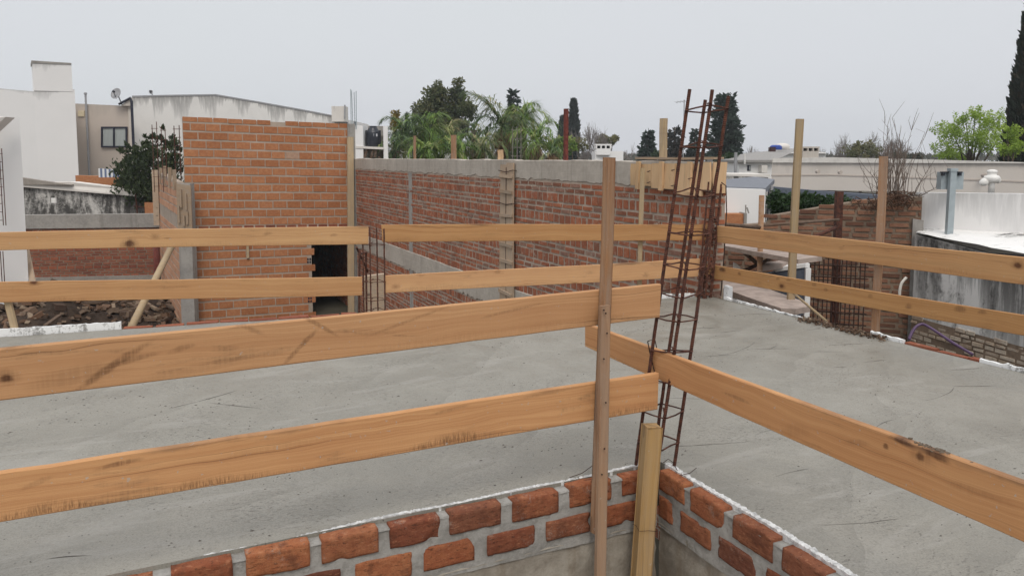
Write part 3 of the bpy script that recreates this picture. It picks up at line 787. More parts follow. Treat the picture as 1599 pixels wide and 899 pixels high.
c=MB()
for px in (549,551.5,555,557):
    p=ony(px,200,OY+.05); c.tube([(p.x,p.y,2.1),(p.x+R.uniform(-.02,.02),p.y,2.24+.95*R.uniform(.85,1.))],.011,5)
c.build('starter_bars',M['galv'],ow)
# dark room behind the doorway
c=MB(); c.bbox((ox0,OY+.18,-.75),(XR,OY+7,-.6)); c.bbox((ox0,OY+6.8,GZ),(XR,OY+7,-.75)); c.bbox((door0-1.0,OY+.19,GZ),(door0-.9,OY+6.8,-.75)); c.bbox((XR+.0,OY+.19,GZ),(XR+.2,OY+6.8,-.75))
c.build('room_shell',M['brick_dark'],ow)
b=MB(); bricks(b,(XR,OY+.19,0),(0,1,0),(-1,0,0),5,GZ,-.8,[(.118,.125),(.052,.23),(.052,.23)],.02,.009,.003,47); b.build('inner_brick_face',M['brick_wall'],ow)
# doorway hollow-block ends: near-black tabs stand in for the shade in their cells
c=MB()
for z in (-.95,-1.45,-2.0,-2.5):
    for i in range(2):
        for j in range(2): c.bbox((door0-.12+i*.06,OY-.012,z+j*.08),(door0-.12+i*.06+.04,OY+.01,z+j*.08+.055))
c.build('block_cell_shade',M['darkframe_shade'],ow)
# splinter of timber hanging under the railing level
a=ony(387,382,OY-.05); e=ony(387,403,OY-.05)
c=MB(); c.bbox((a.x-.03,OY-.07,e.z),(a.x+.03,OY-.01,a.z+.15)); tag(c.build('timber_cleat',M['pale']),'short timber cleat fixed to the orange brick wall just under the upper railing','cleat')

# ---- side wall left of the orange wall with its grey column and formwork
dS=18.6
A=at(277,285,dS); B=at(246,268,24.)
sw_=thing('side_brick_wall','pale hollow brick side wall with a grey column, left of the orange wall','wall',(A.x,A.y,GZ))
u=(Vector((B.x,B.y,0))-Vector((A.x,A.y,0))); Ls=u.length; u.normalize(); n_=Vector((-u.y,u.x,0))
if n_.dot(Vector((A.x,A.y,0)))>0: n_=-n_
m_=MB(); m_.facade([A,B],GZ,-n_*.16); m_.build('mortar_backing',M['mortar_light'],sw_)
b=MB(); bricks(b,(A.x,A.y,0),u,n_,Ls,-.05,A.z-.03,[(.177,.340)],.036,.008,.003,51,gh=.008,bond=True,tintf=htint,depth=.02)
bricks(b,(A.x,A.y,0),u,n_,Ls,GZ,-.4,[(.177,.340)],.036,.008,.003,52,gh=.008,bond=True,tintf=htint,depth=.02)
b.build('brick_face',M['hollowpink'],sw_)
c=MB(); q0=at(276,287,dS-.1); q1=at(297,287,dS-.1)
c.facade([q0,q1],GZ,FWD*.25); c.build('concrete_column',M['concrete2'],sw_)
c=MB(); q0=at(275.5,287,dS-.16); q1=at(298,290,dS-.16); c.facade([q0,q1],at(280,372,dS).z,FWD*.04)
for (px,py,w_,h_) in ((283,310,.02,.22),(291,315,.02,.2),(280,335,.02,.2),(288,345,.02,.12),(293,340,.02,.16)):
    p=at(px,py,dS-.19); c.box(p,RGT*w_,FWD*.02,UP*h_)
c.build('form_panel',M['formold'],sw_)
c=MB()
for px,d in ((273,18.7),(266,20.),(258,21.5),(252,22.8)):
    p=at(px,280,d); c.tube([(p.x,p.y,.55),(p.x,p.y,1.02+R.uniform(-.05,.1))],.05,4)
c.build('form_stake',M['formold'],sw_)
c=MB(); p=at(243,268,23.6); c.box((p.x,p.y,(p.z-.8)/1.),RGT*.09,FWD*.05,UP*.85); c.build('edge_board',M['formold'],sw_)

# ---- dark brick wall with a concrete beam in the back yard
wl,wr=at(20,336,23.5),at(250,335,24.1)
bw=thing('yard_brick_wall','dark red brick wall under a grey concrete beam in the back yard at left','wall',(wl.x,wl.y,GZ))
u=(Vector((wr.x,wr.y,0))-Vector((wl.x,wl.y,0))); Lw=u.length; u.normalize(); n_=Vector((u.y,-u.x,0))
zb=wl.z
m_=MB(); m_.facade([Vector((wl.x,wl.y,zb-.3)),Vector((wr.x,wr.y,zb-.3))],GZ,-n_*.2); m_.build('mortar_backing',M['mortar_old'],bw)
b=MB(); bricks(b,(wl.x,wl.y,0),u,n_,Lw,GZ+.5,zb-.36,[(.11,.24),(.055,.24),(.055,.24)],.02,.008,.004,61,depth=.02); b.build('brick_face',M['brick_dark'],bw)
m_=MB(); m_.facade([Vector((wl.x,wl.y,zb))+n_*.05,Vector((wr.x,wr.y,zb))+n_*.05],zb-.42,-n_*.3); m_.build('concrete_beam',M['concrete2'],bw)
m_=MB(); m_.facade([Vector((wl.x,wl.y,GZ+.55))+n_*.04,Vector((wr.x,wr.y,GZ+.55))+n_*.04],GZ,-n_*.05); m_.build('plaster_base',M['mortar'],bw)
# ------------------------------------------------------------------ boards, posts
def board(label,tl,tr,bl,br,th,mat,group='guard boards nailed round the fresh slab',name='guard_board',bow=.006,seed=0,back=None,cat='board',segs=40):
    """sawn board with its four face corners given as points; local X along the grain"""
    tl,tr,bl,br=[Vector(p) for p in (tl,tr,bl,br)]
    o=(tl+bl)/2; X=((tr+br)/2-o); L=X.length; X.normalize()
    Z=((tl+tr)/2-(bl+br)/2); Z=(Z-X*Z.dot(X)).normalized(); Y=Z.cross(X)     # Y points away from the face
    if back is not None and Y.dot(Vector(back))<0: Y=-Y
    Mx=Matrix(((X.x,Y.x,Z.x,o.x),(X.y,Y.y,Z.y,o.y),(X.z,Y.z,Z.z,o.z),(0,0,0,1)))
    inv=Mx.inverted(); c=[inv@p for p in (tl,tr,bl,br)]
    mb=MB(); vs=[];fs=[]; k=segs; e=.0035; PV=[]
    for i in range(k+1):
        t=i/k
        top=c[0].lerp(c[1],t); bot=c[2].lerp(c[3],t)
        by=bow*math.sin(math.pi*t*1.3+seed)*.8; bz=bow*.5*math.sin(math.pi*t*2+seed)
        zt=top.z+bz+.0018*mn.noise((t*L*6,seed,1))-.004*max(0,mn.noise((t*L*2.2,seed,8))-.35)/.3; zb_=bot.z+bz+.0018*mn.noise((t*L*6,seed,2))
        x=top.x*1 if i in(0,k) else top.x
        xb=bot.x
        prof=[(xb,by+e,zb_),(xb,by,zb_+e),(x,by,zt-e),(x,by+e,zt),(x,by+th-e,zt),(x,by+th,zt-e),(xb,by+th,zb_+e),(xb,by+th-e,zb_)]
        vs+=prof; PV.extend([.001,.001,1,1,1,1,.001,.001])
    for i in range(k):
        for j in range(8): fs.append((i*8+j,i*8+(j+1)%8,i*8+8+(j+1)%8,i*8+8+j))
    fs+=[tuple(range(8)),tuple(range(k*8+7,k*8-1,-1))]
    mb.add(vs,fs,.5,0,PV)
    ob=mb.build(name,mat,mtx=Mx); weld(ob)
    tag(ob,label,cat,group); return ob
def lath(label,p0,p1,w,d,face,mat,name='timber_post',group=None,cat='post',parent=None,seed=0,bow=.004,label_part=None):
    """square timber from p0 (bottom) to p1 (top); face = direction its wide side looks"""
    p0=Vector(p0);p1=Vector(p1); X=(p1-p0);L=X.length;X.normalize()
    Yv=Vector(face); Yv=(Yv-X*Yv.dot(X)).normalized(); Z=X.cross(Yv)
    Mx=Matrix(((X.x,Yv.x,Z.x,p0.x),(X.y,Yv.y,Z.y,p0.y),(X.z,Yv.z,Z.z,p0.z),(0,0,0,1)))
    mb=MB();vs=[];fs=[];k=16;e=min(w,d)*.07
    for i in range(k+1):
        t=i/k;x=L*t;by=bow*math.sin(math.pi*t*1.2+seed);bz=bow*.6*math.sin(math.pi*t*1.7+seed*2)
        hw=w/2*(1+.02*mn.noise((t*L*5,seed,1)));hd=d/2*(1+.02*mn.noise((t*L*5,seed,4)))
        for (a,b) in ((-1,-1),(1,-1),(1,1),(-1,1)):
            vs+=[(x,by+a*(hd-(e if b*a>0 else 0)),bz+b*(hw-(0 if b*a>0 else e))),(x,by+a*(hd-(0 if b*a>0 else e)),bz+b*(hw-(e if b*a>0 else 0)))]
    for i in range(k):
        for j in range(8): fs.append((i*8+j,i*8+(j+1)%8,i*8+8+(j+1)%8,i*8+8+j))
    fs+=[tuple(range(8)),tuple(range(k*8+7,k*8-1,-1))]
    mb.add(vs,fs)
    if parent is None:
        ob=mb.build(name,mat,mtx=Mx); tag(ob,label,cat,group)
    else:
        ob=mb.build(name,mat); ob.parent=parent; ob.matrix_basis=Matrix.Translation(-parent.location)@Mx
        if label_part: ob['label']=label_part
    weld(ob); return ob
def ext(p,q,t): return p+(p-q)*t
YBD=2.655
def fa(px,py): return ony(px,py,YBD)
# foreground boards, running on past the left edge of the photo

def blots(fn,o,X,lst):
    Z=Vector((-X.x*X.z,-X.y*X.z,X.x**2+X.y**2)).normalized()
    return [((fn(px,py)-o).dot(X),(fn(px,py)-o).dot(Z),l,w_,a,s,k) for px,py,l,w_,a,s,k in lst]
def fboard(label,l,r_,seed,lst=(),edge=.2,nm=''):
    tl,bl=fa(0,l[0]),fa(0,l[1]); tr,br=fa(r_[0],r_[1]),fa(r_[2],r_[3])
    k=.8
    o=(ext(tl,tr,k)+ext(bl,br,k))/2; X=((tr+br)/2-o).normalized()
    mat=wood('foreground_board'+nm,*(((.585,.345,.172),(.41,.21,.095)) if not nm else ((.57,.315,.13),(.385,.175,.062))),knots=.22,grime=.72,edge=edge,blots=blots(fa,o,X,lst))
    return board(label,ext(tl,tr,k),tr,ext(bl,br,k),br,.026,mat,seed=seed,back=(0,1,0),bow=.004)
bA1=fboard('wide upper board in the foreground with a dark swirled knot near its left end',(544,625),(1032,444,1030,496),1,[(10,590,.022,.014,0,.95,0),(8,588,.05,.03,0,.6,1),(176,571,.17,.016,.55,.85,1),(205,562,.10,.012,.2,.7,1),(120,585,.16,.04,.1,.35,1),(470,540,.11,.011,.75,.8,1),(500,508,.09,.010,-.6,.7,1),(380,508,.10,.012,-.5,.55,1),(285,543,.05,.012,.2,.5,1),(640,500,.20,.008,.25,.5,1),(800,484,.16,.008,.12,.5,1),(330,570,.3,.02,.1,.25,1)],.12)
bA2=fboard('lower of the two foreground boards, dirty along its bottom edge',(737,814),(1029,583,1027,640),2,[(190,722,.085,.011,.08,.95,1),(60,752,.06,.012,.3,.4,1),(700,640,.10,.009,.1,.5,1),(860,612,.2,.01,.05,.4,1),(420,700,.3,.02,.05,.2,1)],.8,'_dirty')
XB=PX+.005
def fb(px,py): return onx(px,py,XB)
tl,bl=fb(914,505),fb(914,541); tr,br=fb(1599,753),fb(1599,846)
k=.8
o_=(tl+bl)/2; X_=((ext(tr,tl,k)+ext(br,bl,k))/2-o_).normalized()
mslant=wood('slanting_board',(.55,.30,.125),(.38,.17,.06),knots=.18,grime=.6,edge=.05,blots=blots(fb,o_,X_,[(1438,712,.018,.016,0,.8,0),(1440,712,.05,.035,0,.4,1),(1410,688,.05,.016,-.1,.95,0),(1462,708,.05,.018,-.1,.9,0),(1385,696,.012,.012,0,.7,0),(1150,620,.10,.010,0,.6,1),(1240,672,.09,.03,.4,.25,1),(1520,765,.12,.02,.1,.3,1),(1340,690,.06,.015,.3,.35,1)]))
bB=board('board slanting from the tall foreground post down to the right edge, top edge crumbling',tl,ext(tr,tl,k),bl,ext(br,bl,k),.026,mslant,seed=3,back=(1,0,0),bow=.004)
# back railing, left and middle
def rl(px,py): return online(px,py,FL+Vector((0,.01,0)),FM+Vector((0,.01,0)))
def rm(px,py): return online(px,py,FM+Vector((0,-.02,0)),FR+Vector((0,-.02,0)))
def rr_(px,py): return onx(px,py,4.95)
tl,bl=rl(0,363),rl(0,391);tr,br=rl(576,353),rl(576,381)
o_=(ext(tl,tr,.8)+ext(bl,br,.8))/2; X_=((tr+br)/2-o_).normalized()
mknot=wood('knotty_railing_board',(.53,.32,.14),(.36,.185,.072),knots=.35,grime=.5,edge=.2,blots=blots(rl,o_,X_,[(203,380,.045,.04,0,1.,0),(203,380,.09,.06,0,.6,1),(262,372,.04,.012,0,.6,1),(418,365,.05,.02,.2,.6,1),(522,367,.04,.015,.1,.6,1)]))
board('upper board of the left back railing with one big dark knot',ext(tl,tr,.8),tr,ext(bl,br,.8),br,.025,mknot,seed=4,back=FWD)
tl,bl=rl(0,441),rl(0,473);tr,br=rl(566,432),rl(566,461)
board('lower board of the left back railing in front of the rubble yard',ext(tl,tr,.8),tr,ext(bl,br,.8),br,.025,M['board2'],seed=5,back=FWD)
board('upper board of the middle back railing in front of the long brick wall',rm(596,351),rm(1108,350),rm(598,378),rm(1106,375),.025,M['board2'],seed=6,back=FWD)
board('lower board of the middle back railing just above the foreground board',rm(602,431),rm(1094,404),rm(602,458),rm(1090,432),.025,M['board2'],seed=7,back=FWD)
tl,bl=rr_(1120,353),rr_(1120,379);tr,br=rr_(1599,401),rr_(1599,444)
board('upper board of the right railing beside the old brick house',tl,ext(tr,tl,.7),bl,ext(br,bl,.7),.025,M['board2'],seed=8,back=(1,0,0))
tl,bl=rr_(1102,412),rr_(1102,433);tr,br=rr_(1599,492),rr_(1599,524)
o_=(tl+bl)/2; X_=((ext(tr,tl,.7)+ext(br,bl,.7))/2-o_).normalized()
mrow=wood('row_knot_board',(.50,.29,.12),(.34,.17,.065),knots=.3,grime=.6,edge=.2,blots=blots(rr_,o_,X_,[(1128,421,.06,.03,0,.9,0),(1155,427,.03,.02,0,.6,0),(1215,435,.035,.015,.2,.8,1),(1232,437,.035,.015,.1,.8,1),(1272,444,.03,.02,.1,.8,1),(1290,452,.03,.02,.1,.8,1),(1360,462,.03,.02,.1,.6,1),(1420,478,.04,.025,.1,.8,1),(1500,482,.05,.03,.1,.8,1),(1535,487,.04,.02,.1,.7,1)]))
board('lower board of the right railing with a row of dark knots',tl,ext(tr,tl,.7),bl,ext(br,bl,.7),.025,mrow,seed=9,back=(1,0,0))

# dried concrete spilt on the top edges of the foreground boards
def spill(parent,p0,p1,n,seed,z=-.006,s0=.0014,s1=.0042):
    r=random.Random(seed); mb=MB()
    for i in range(n):
        f=min(1,max(0,r.gauss(.5,.16))); p=p0.lerp(p1,f)+Vector((r.uniform(-.010,.010),r.uniform(-.010,.010),z+r.uniform(-.003,.003))); s=r.uniform(s0,s1)
        mb.box(p,(s*r.uniform(.8,1.8),s*.3,0),(-s*.3,s*r.uniform(.7,1.4),0),(0,0,s*r.uniform(.4,.8)),r.random(),0,s*.35)
    o=mb.build('dried_concrete',M['dried']); o.parent=parent; o.matrix_parent_inverse=parent.matrix_basis.inverted()
UPV=Vector((0,0,1)); OA=Vector((0,.013,0)); OB=Vector((.013,0,0))
spill(bA2,fa(365,684)+OA,fa(440,673)+OA,150,3)
spill(bB,fb(1400,679)+OB,fb(1520,724)+OB,150,7)

# tall foreground post made of two laths
ft=thing('guard_post','tall foreground post of two overlapping laths in front of the boards','post',ony(938,899,2.61)*1)
b0=ony(938,905,2.60);b1=ony(945,477,2.60)
lath('',ext(b0,b1,.25),b1,.045,.022,(0,-1,0),M['lathgrey'],name='lower_lath',parent=ft,seed=2)
b0=ony(937,700,2.638);b1=ony(951,246,2.638)
lath('',ext(b0,b1,.3),b1,.041,.036,(.2,-1,0),M['lath'],name='upper_lath',parent=ft,seed=5)
for (px,py) in ((943,484),(946,489),(948,520),(943,560),(946,628),(944,700),(940,740)):
    c=MB(); p=ony(px,py,2.586); c.tube([p,p+Vector((0,-.004,0))],.0035,6); c.build('nail_head',M['wire'],ft)
# yellow corner post
b0=ony(1001,905,2.585);b1=ony(1019,664,2.585)
cp=thing('corner_post','short thick yellow timber post standing in the corner of the brick pit','post',ext(b0,b1,.3))
lath('',ext(b0,b1,.5),b1,.072,.072,(-.25,-1,0),M['post'],name='timber',parent=cp,seed=3,bow=.002)
for z in (-.19,):
    c=MB()
    q=b0.lerp(b1,(z-b0.z)/(b1.z-b0.z)); s=.0395
    a1=Vector((-.25,-1,0)).normalized(); a2=Vector((a1.y,-a1.x,0))
    c.tube([q+a1*s*i+a2*s*j+Vector((0,0,R.uniform(-.01,.01))) for i,j in ((1,-1),(1,0),(1,1),(0,1),(-1,1),(-1,-1),(1,-1))],.0011,4)
    c.build('tie_wire',M['wire'],cp)
# wire round the slanting board
c=MB(); c.tube([fb(1013,534)+Vector((-.004,0,.004)),fb(1018,556)+Vector((-.005,0,0)),fb(1023,576)+Vector((-.005,0,0)),fb(1028,597)+Vector((-.004,0,-.003)),fb(1029,598)+Vector((.03,0,-.003)),fb(1014,531)+Vector((.03,0,.004)),fb(1013,534)+Vector((-.004,0,.004))],.0025,5)
tag(c.build('tie_wire',M['wire']),'dark tie wire looped round the slanting board near the post','wire')

# loose ends of tie wire lying at the corner
for pp,lb in (([(1036,722),(1044,716),(1052,722),(1058,734)],'curl of thin dark wire at the foot of the tall rebar column'),([(1062,742),(1078,738),(1088,730)],'short bent dark wire lying on the slab just right of the tall rebar column'),([(890,745),(910,738),(926,726)],'thin dark wire lying on the slab just left of the tall foreground post')):
    c=MB(); P=[onz(px,py,.006+.012*(j%2)) for j,(px,py) in enumerate(pp)]
    c.tube(P,.0016,5); tag(c.build('wire_offcut',M['wire']),lb,'wire')

# ------------------------------------------------------------------ rebar columns
def rebar_column(label,c0,c1,s,rot,top_extra,zst,rb=.0075,rs=.0035,mat=M['rust'],group='rebar columns rising from the slab edge',splice=True,base_drop=.15,seed=0):
    r=random.Random(seed)
    t=thing('rebar_column',label,'rebar column',c0,group)
    ax=(Vector(c1)-Vector(c0)); L=ax.length; axn=ax.normalized()
    corners=[(-1,-1),(1,-1),(1,1),(-1,1)]
    def cpt(k,f,o=1.):
        a,b=corners[k]; x=(a*math.cos(rot)-b*math.sin(rot))*s/2*o; y=(a*math.sin(rot)+b*math.cos(rot))*s/2*o
        return Vector(c0)+ax*f+Vector((x,y,0))
    def straight(p,q,rad,name,sm=False):
        X=(q-p);l=X.length;q_=X.to_track_quat('Z','Y').to_matrix().to_4x4(); q_.translation=p
        mb=MB(); mb.tube([(0,0,l*i/24+0) if i in(0,24) else (r.uniform(-.001,.001),r.uniform(-.001,.001),l*i/24) for i in range(25)],rad,8)
        o=mb.build(name,mat,smooth=False); o.parent=t; o.matrix_basis=Matrix.Translation(-t.location)@q_
        return o
    for k in range(4):
        f1=1+top_extra[k]/L
        straight(cpt(k,-base_drop/L),cpt(k,f1),rb,'bar')
    if splice: straight(cpt(1,-base_drop/L,1.22),cpt(1,1-.05/L,1.1),rb,'bar')
    for i,z in enumerate(zst):
        f=(z-c0[2])/(c1[2]-c0[2]); mb=MB(); tl_=[r.uniform(-.007,.007) for _ in range(4)]; sk=r.uniform(-.02,.02); tl_[0]+=sk; tl_[2]-=sk
        P=[cpt(k,f,1.16)+Vector((0,0,tl_[k])) for k in (0,1,2,3)]
        hook=P[0].lerp(P[2],.42)+Vector((0,0,.02))
        pts=[hook,P[0]+Vector((0,0,.008))]
        for k in range(4):
            a=P[k];b=P[(k+1)%4]; pts+= [a.lerp(b,.08),a.lerp(b,.5)+Vector((0,0,r.uniform(-.005,.005))),a.lerp(b,.92)]
        pts+=[P[0]+Vector((0,0,-.004)),P[0].lerp(P[2],.3)+Vector((0,0,-.012))]
        mb.tube(pts,rs,6); mb.build('stirrup',mat,t)
    return t
# near column: leans to the right
dn=3.42
b_=onz(1023,728); c0=Vector((b_.x,b_.y,0)); 
topc=at(1108,143,(Vector((c0.x,c0.y,0)).dot(FWD)+.04))
zst=[at(1105,y,3.35).z for y in (172,228,300,362)]+[at(1070,y,3.35).z for y in (412,455,494,543)]+[at(1040,y,3.3).z for y in (592,640,688)]
rebar_column('tall rusty rebar column leaning right beside the foreground corner, rising above the treetops',c0,topc,.118,math.radians(14),[.0,-.02,-.03,.01],zst,.0075,.0035,splice=False,seed=5)
# far corner column, thick with rust
q0=Vector((4.86,5.92,0)); q1=at(1117,284,7.43)
t=rebar_column('short rust-caked rebar column at the far right corner of the slab',q0,q1,.085,.3,[.05,-.02,.1,.0],[.05+.115*i+R.uniform(-.02,.02) for i in range(9)],.009,.0045,M['rust_dark'],seed=8)
mb=MB()
for i in range(45):                     # crust of mortar and rust on the cage
    f=R.random()**1.3; a=R.uniform(0,6.28); rr=.055*R.uniform(.5,1.); p=q0.lerp(q1,f*.72)+Vector((math.cos(a)*rr,math.sin(a)*rr,0)); s=R.uniform(.006,.018)
    mb.box(p,(s,0,.2*s),(0,s,0),(0,.3*s,s*1.2),jit=s*.4)
mb.build('rust_crust',M['rust_dark'],t)
# left-middle column between the two back railings
q0=online(585,492,FL,FM); q0.z=0; q1=online(585,352,FL,FM)
rebar_column('rebar column standing in the gap between the left and middle back railings',q0+Vector((0,-.01,0)),Vector((q0.x,q0.y-.01,.72)),.135,math.radians(12),[.04,.02,.02,.03],[.12,.28,.02,.60],.0065,.003,M['rust_dark'],splice=False,seed=11)
# thin loose bars near the far corner
c=MB(); 
a=onx(1134,290,5.0); c.tube([onx(1127,285,5.)+Vector((0,0,.0)),a,onx(1135,330,5.),onx(1131,400,5.),onx(1126,462,5.0)],.006,5); 
tag(c.build('bent_bar',M['wire']),'thin bent dark bar hooked over beside the far corner column','bar')

# pale laths standing by the back railing
def edge_lath(label,a,b,w,mat,plane,d=.025,face=-FWD,name='timber_post',seed=0):
    return lath(label,plane(*a),plane(*b),w,d,face,mat,name=name,group='timber posts round the slab',seed=seed)
rmb=lambda px,py: online(px,py,FM+Vector((0,.05,0)),FR+Vector((0,.05,0)))
edge_lath('slim pale lath behind the middle railing, right of the tall foreground post',(998,466),(1004,262),.044,M['pale'],rmb,seed=1)
rrb=lambda px,py: onx(px,py,5.03)
edge_lath('brown timber post behind the right railing, in front of the twiggy bush',(1367,532),(1380,244),.058,M['lath'],rrb,face=(-1,-.4,0),d=.03,seed=2)
edge_lath('tall pale timber post behind the right railing, highest post on the right',(1235,472),(1249,186),.07,M['pale'],lambda px,py: at(px,py,7.55),d=.045,seed=4)
rlb=lambda px,py: online(px,py,FL+Vector((0,.06,0)),FM+Vector((0,.06,0)))
lath('short slanting pale stick below the lower left railing at the left edge',rlb(26,525),rlb(8,448),.05,.025,-FWD,M['pale'],group='timber posts round the slab')
# ------------------------------------------------------------------ formwork on the long wall
fxp=lambda px,py: onx(px,py,XR-.02)
ya,yb=onx(807,300,XR).y,onx(786,300,XR).y
fcol=thing('column_formwork','narrow formwork of old planks wired upright against the middle of the long brick wall','formwork',(XR-.05,(ya+yb)/2,-.95))
w3=(yb-ya)/2
for i in range(2):
    yc=ya+w3*(i+.5)
    lath('',(XR-.045,yc,-.9),(XR-.045,yc,1.27-.03*i),w3*.96,.03,(-1,0,0),M['formold'],name='plank',parent=fcol,seed=i,bow=.008)
c=MB()
for z in (1.06,.82,.47,.0,-.25,-.75):
    q=R.uniform(-.02,.02); lath('',(XR-.075,ya+.01+q,z),(XR-.075,yb-.02+q,z+R.uniform(-.02,.02)),.05,.025,(-1,0,0),M['formold'],name='cleat',parent=fcol,seed=z)
for z in (.2,.65,1.15):
    c=MB(); c.tube([(XR,ya-.03,z),(XR-.07,ya-.02,z+.01),(XR-.068,(ya+yb)/2,z-.02),(XR-.07,yb+.02,z)],.006,5); c.build('tie_wire',M['wire'],fcol)
c=MB(); c.tube([(XR-.064,(ya+yb)/2+.01,-.8),(XR-.066,(ya+yb)/2,.4),(XR-.064,(ya+yb)/2-.01,1.2)],.005,5)
c.build('tie_wire',M['wire'],fcol)

y_l,y_r=onx(985,270,4.93).y,5.98
fb_=thing('beam_formwork','pale formwork panels with cleats round the right end of the long wall top','formwork',(4.95,y_r,1.0))
zt=1.31; zb_=onx(1060,296,4.93).z
edges=[985,1019,1056,1098,1119]
for i,(a,b) in enumerate(zip(edges,edges[1:])):
    y0=onx(a,270,4.94).y-.008; y1=max(onx(b,270,4.94).y,y_r-.03)
    zz=zb_+R.uniform(-.03,.03)-(.03 if i in (2,4) else 0)
    out=.0+.012*(i%2)
    lath('',(4.945-out,(y0+y1)/2,zz),(4.945-out,(y0+y1)/2,zt+R.uniform(-.03,.02)),abs(y0-y1),.022,(-1,0,0),M['form'],name='panel',parent=fb_,seed=i,bow=.004)
for px in (998,1034,1078):
    yc=onx(px,270,4.92).y
    lath('',(4.905,yc,zb_-.02),(4.905,yc-.02,zt-.0),.06,.03,(-1,.0,0),M['form'],name='cleat',parent=fb_,seed=px,bow=.004)
lath('',(5.055,y_l,1.345),(5.055,y_r,1.345),.13,.025,(0,0,1),M['formold'],name='top_board',parent=fb_,seed=3)
lath('',(5.035,y_r-.04,zb_-.02),(5.035,y_r-.04,1.31),.16,.022,(0,-1,0),M['form'],name='end_panel',parent=fb_,seed=4)
for px,z in ((1017,1.2),(1017,1.08),(1055,1.22),(1055,1.06),(1082,1.14)):
    c=MB(); y=onx(px,270,4.93).y; c.tube([(4.95,y+.05,z),(4.885,y+.01,z),(4.885,y-.05,z+.01)],.004,5); c.build('tie_wire',M['wire'],fb_)

# posts and bars standing on the long wall
def wall_post(label,px,ytop,w,d,mat,X=XR+.065,ybot=None,name='timber_post',z0=1.31):
    t=onx(px,ytop,X); return lath(label,(X,t.y,z0),(X,t.y,t.z),w,d,(-1,-.5,0),mat,name=name,group='posts standing on the long wall',seed=px)
wall_post('pale square post rising from the formwork panels on the long wall',1037,185,.075,.05,M['pale'])
wall_post('pale timber stub on the long wall above the narrow plank formwork',782,234,.085,.05,M['form'])
wall_post('thin weathered stick on the long wall in front of the palms',758-49,211,.10,.05,M['lath'])
wall_post('thinnest brown stick on the long wall, leftmost among the palms',648,212,.05,.04,M['lath'])
p=onx(884.5,170,XR+.065)
mb=MB(); mb.bbox((p.x-.022,p.y-.028,1.0),(p.x+.022,p.y+.028,p.z)); tag(mb.build('steel_post',M['rust_red']),'tall dark red steel post standing on the long wall','post','posts standing on the long wall')
def ladder(label,pts_px,d,ytop,ybot,mat,rungs,rad=.01,X=None,group='thin rebar ladders'):
    mb=MB(); P=[]
    for px in pts_px:
        a=at(px,ytop+R.uniform(-3,3),d); b=at(px,ybot,d); mb.tube([b,(b.x,b.y,a.z)],rad,5); P.append((b,a.z))
    for i in range(rungs):
        f=(i+.6)/rungs
        z=P[0][0].z+(P[0][1]-P[0][0].z)*f
        q=[Vector((p_.x,p_.y,z)) for p_,_ in P]; e=(q[-1]-q[0]).normalized()*.03; mb.tube([q[0]-e,q[-1]+e],rad*.7,5)
    return tag(mb.build('rebar_ladder',mat),label,'rebar',group)
dl=onx(808,245,XR+.065).dot(FWD)
ladder('pale rebar ladder on the long wall in front of the dry palm crown',(801,808,814),dl,200,252,M['twig_far'],4,.0055)
ladder('dark rebar ladder beside the top left corner of the orange wall',(276,284),19.3,194,300,M['rust_dark'],8,.011)
ladder('rusty rebar ladder in the bush, middle one of the three left of the orange wall',(256,262),21.,198,300,M['rust_dark'],7,.011)
ladder('rusty rebar ladder in the bush, farthest from the orange wall',(242,249),22.6,192,300,M['rust_dark'],7,.011)
# timber leaning against the right end of the orange wall
a=ony(549,500,OY-.10);e=ony(547.5,214,OY-.10)
lath('long pale timber standing against the right end of the orange wall',(a.x,a.y,GZ),e,.17,.06,(0,-1,0),M['pale'],group=None,seed=2)
# trestle and low form seen through the left-middle gap
t=thing('steel_trestle','small dark steel trestle standing below, left of the rebar in the railing gap','trestle',online(563,470,FL,FM)+Vector((0,2,0)))
c=MB(); d_=8.6
P=lambda px,py,d=d_: at(px,py,d)
for q in ((P(562,392),P(561,500)),(P(572,395,8.9),P(573,500,8.9)),(P(562,396),P(573,394,8.9)),(P(557,386),P(575,424,8.9))): c.tube(q,.012,6)
c.build('steel_frame',M['rust_dark'],t)
c=MB(); c.facade([at(568,432,9.4),at(600,428,9.4)],GZ,FWD*.12); tag(c.build('form_panel',M['formold']),'grey formwork panel standing below the railing gap behind the rebar','formwork')

# ------------------------------------------------------------------ scaffold and clutter beyond the right edge
def plankz(label,poly,z,th,mat=M['plank'],group='scaffold planks beyond the right slab edge'):
    pts=[onz(px,py,z) for px,py in poly]
    mb=MB(); mb.prism(pts,(0,0,-th)); return tag(weld(mb.build('scaffold_plank',mat)),label,'plank',group)
plankz('upper dusty scaffold plank just under the upper right railing board',[(1112,375),(1116,381),(1247,405),(1284,400),(1165,378)],.30,.05)
plankz('lower dusty scaffold plank running along the slab edge, broad rounded end',[(1109,432),(1122,447),(1180,468),(1220,481),(1243,482),(1266,478),(1262,473),(1190,447)],-.05,.055)
plankz('short pale scaffold plank between the upper and lower planks',[(1182,411),(1188,416),(1236,409),(1232,405)],.12,.06)
c=MB(); p=onz(1183,374,.315); c.box((p.x,p.y,.335),(.28,-.1,0),(.03,.08,0),(0,0,.02),jit=.004); tag(c.build('brick_scrap',M['brick_old']),'brownish scrap lying on the upper scaffold plank','scrap')
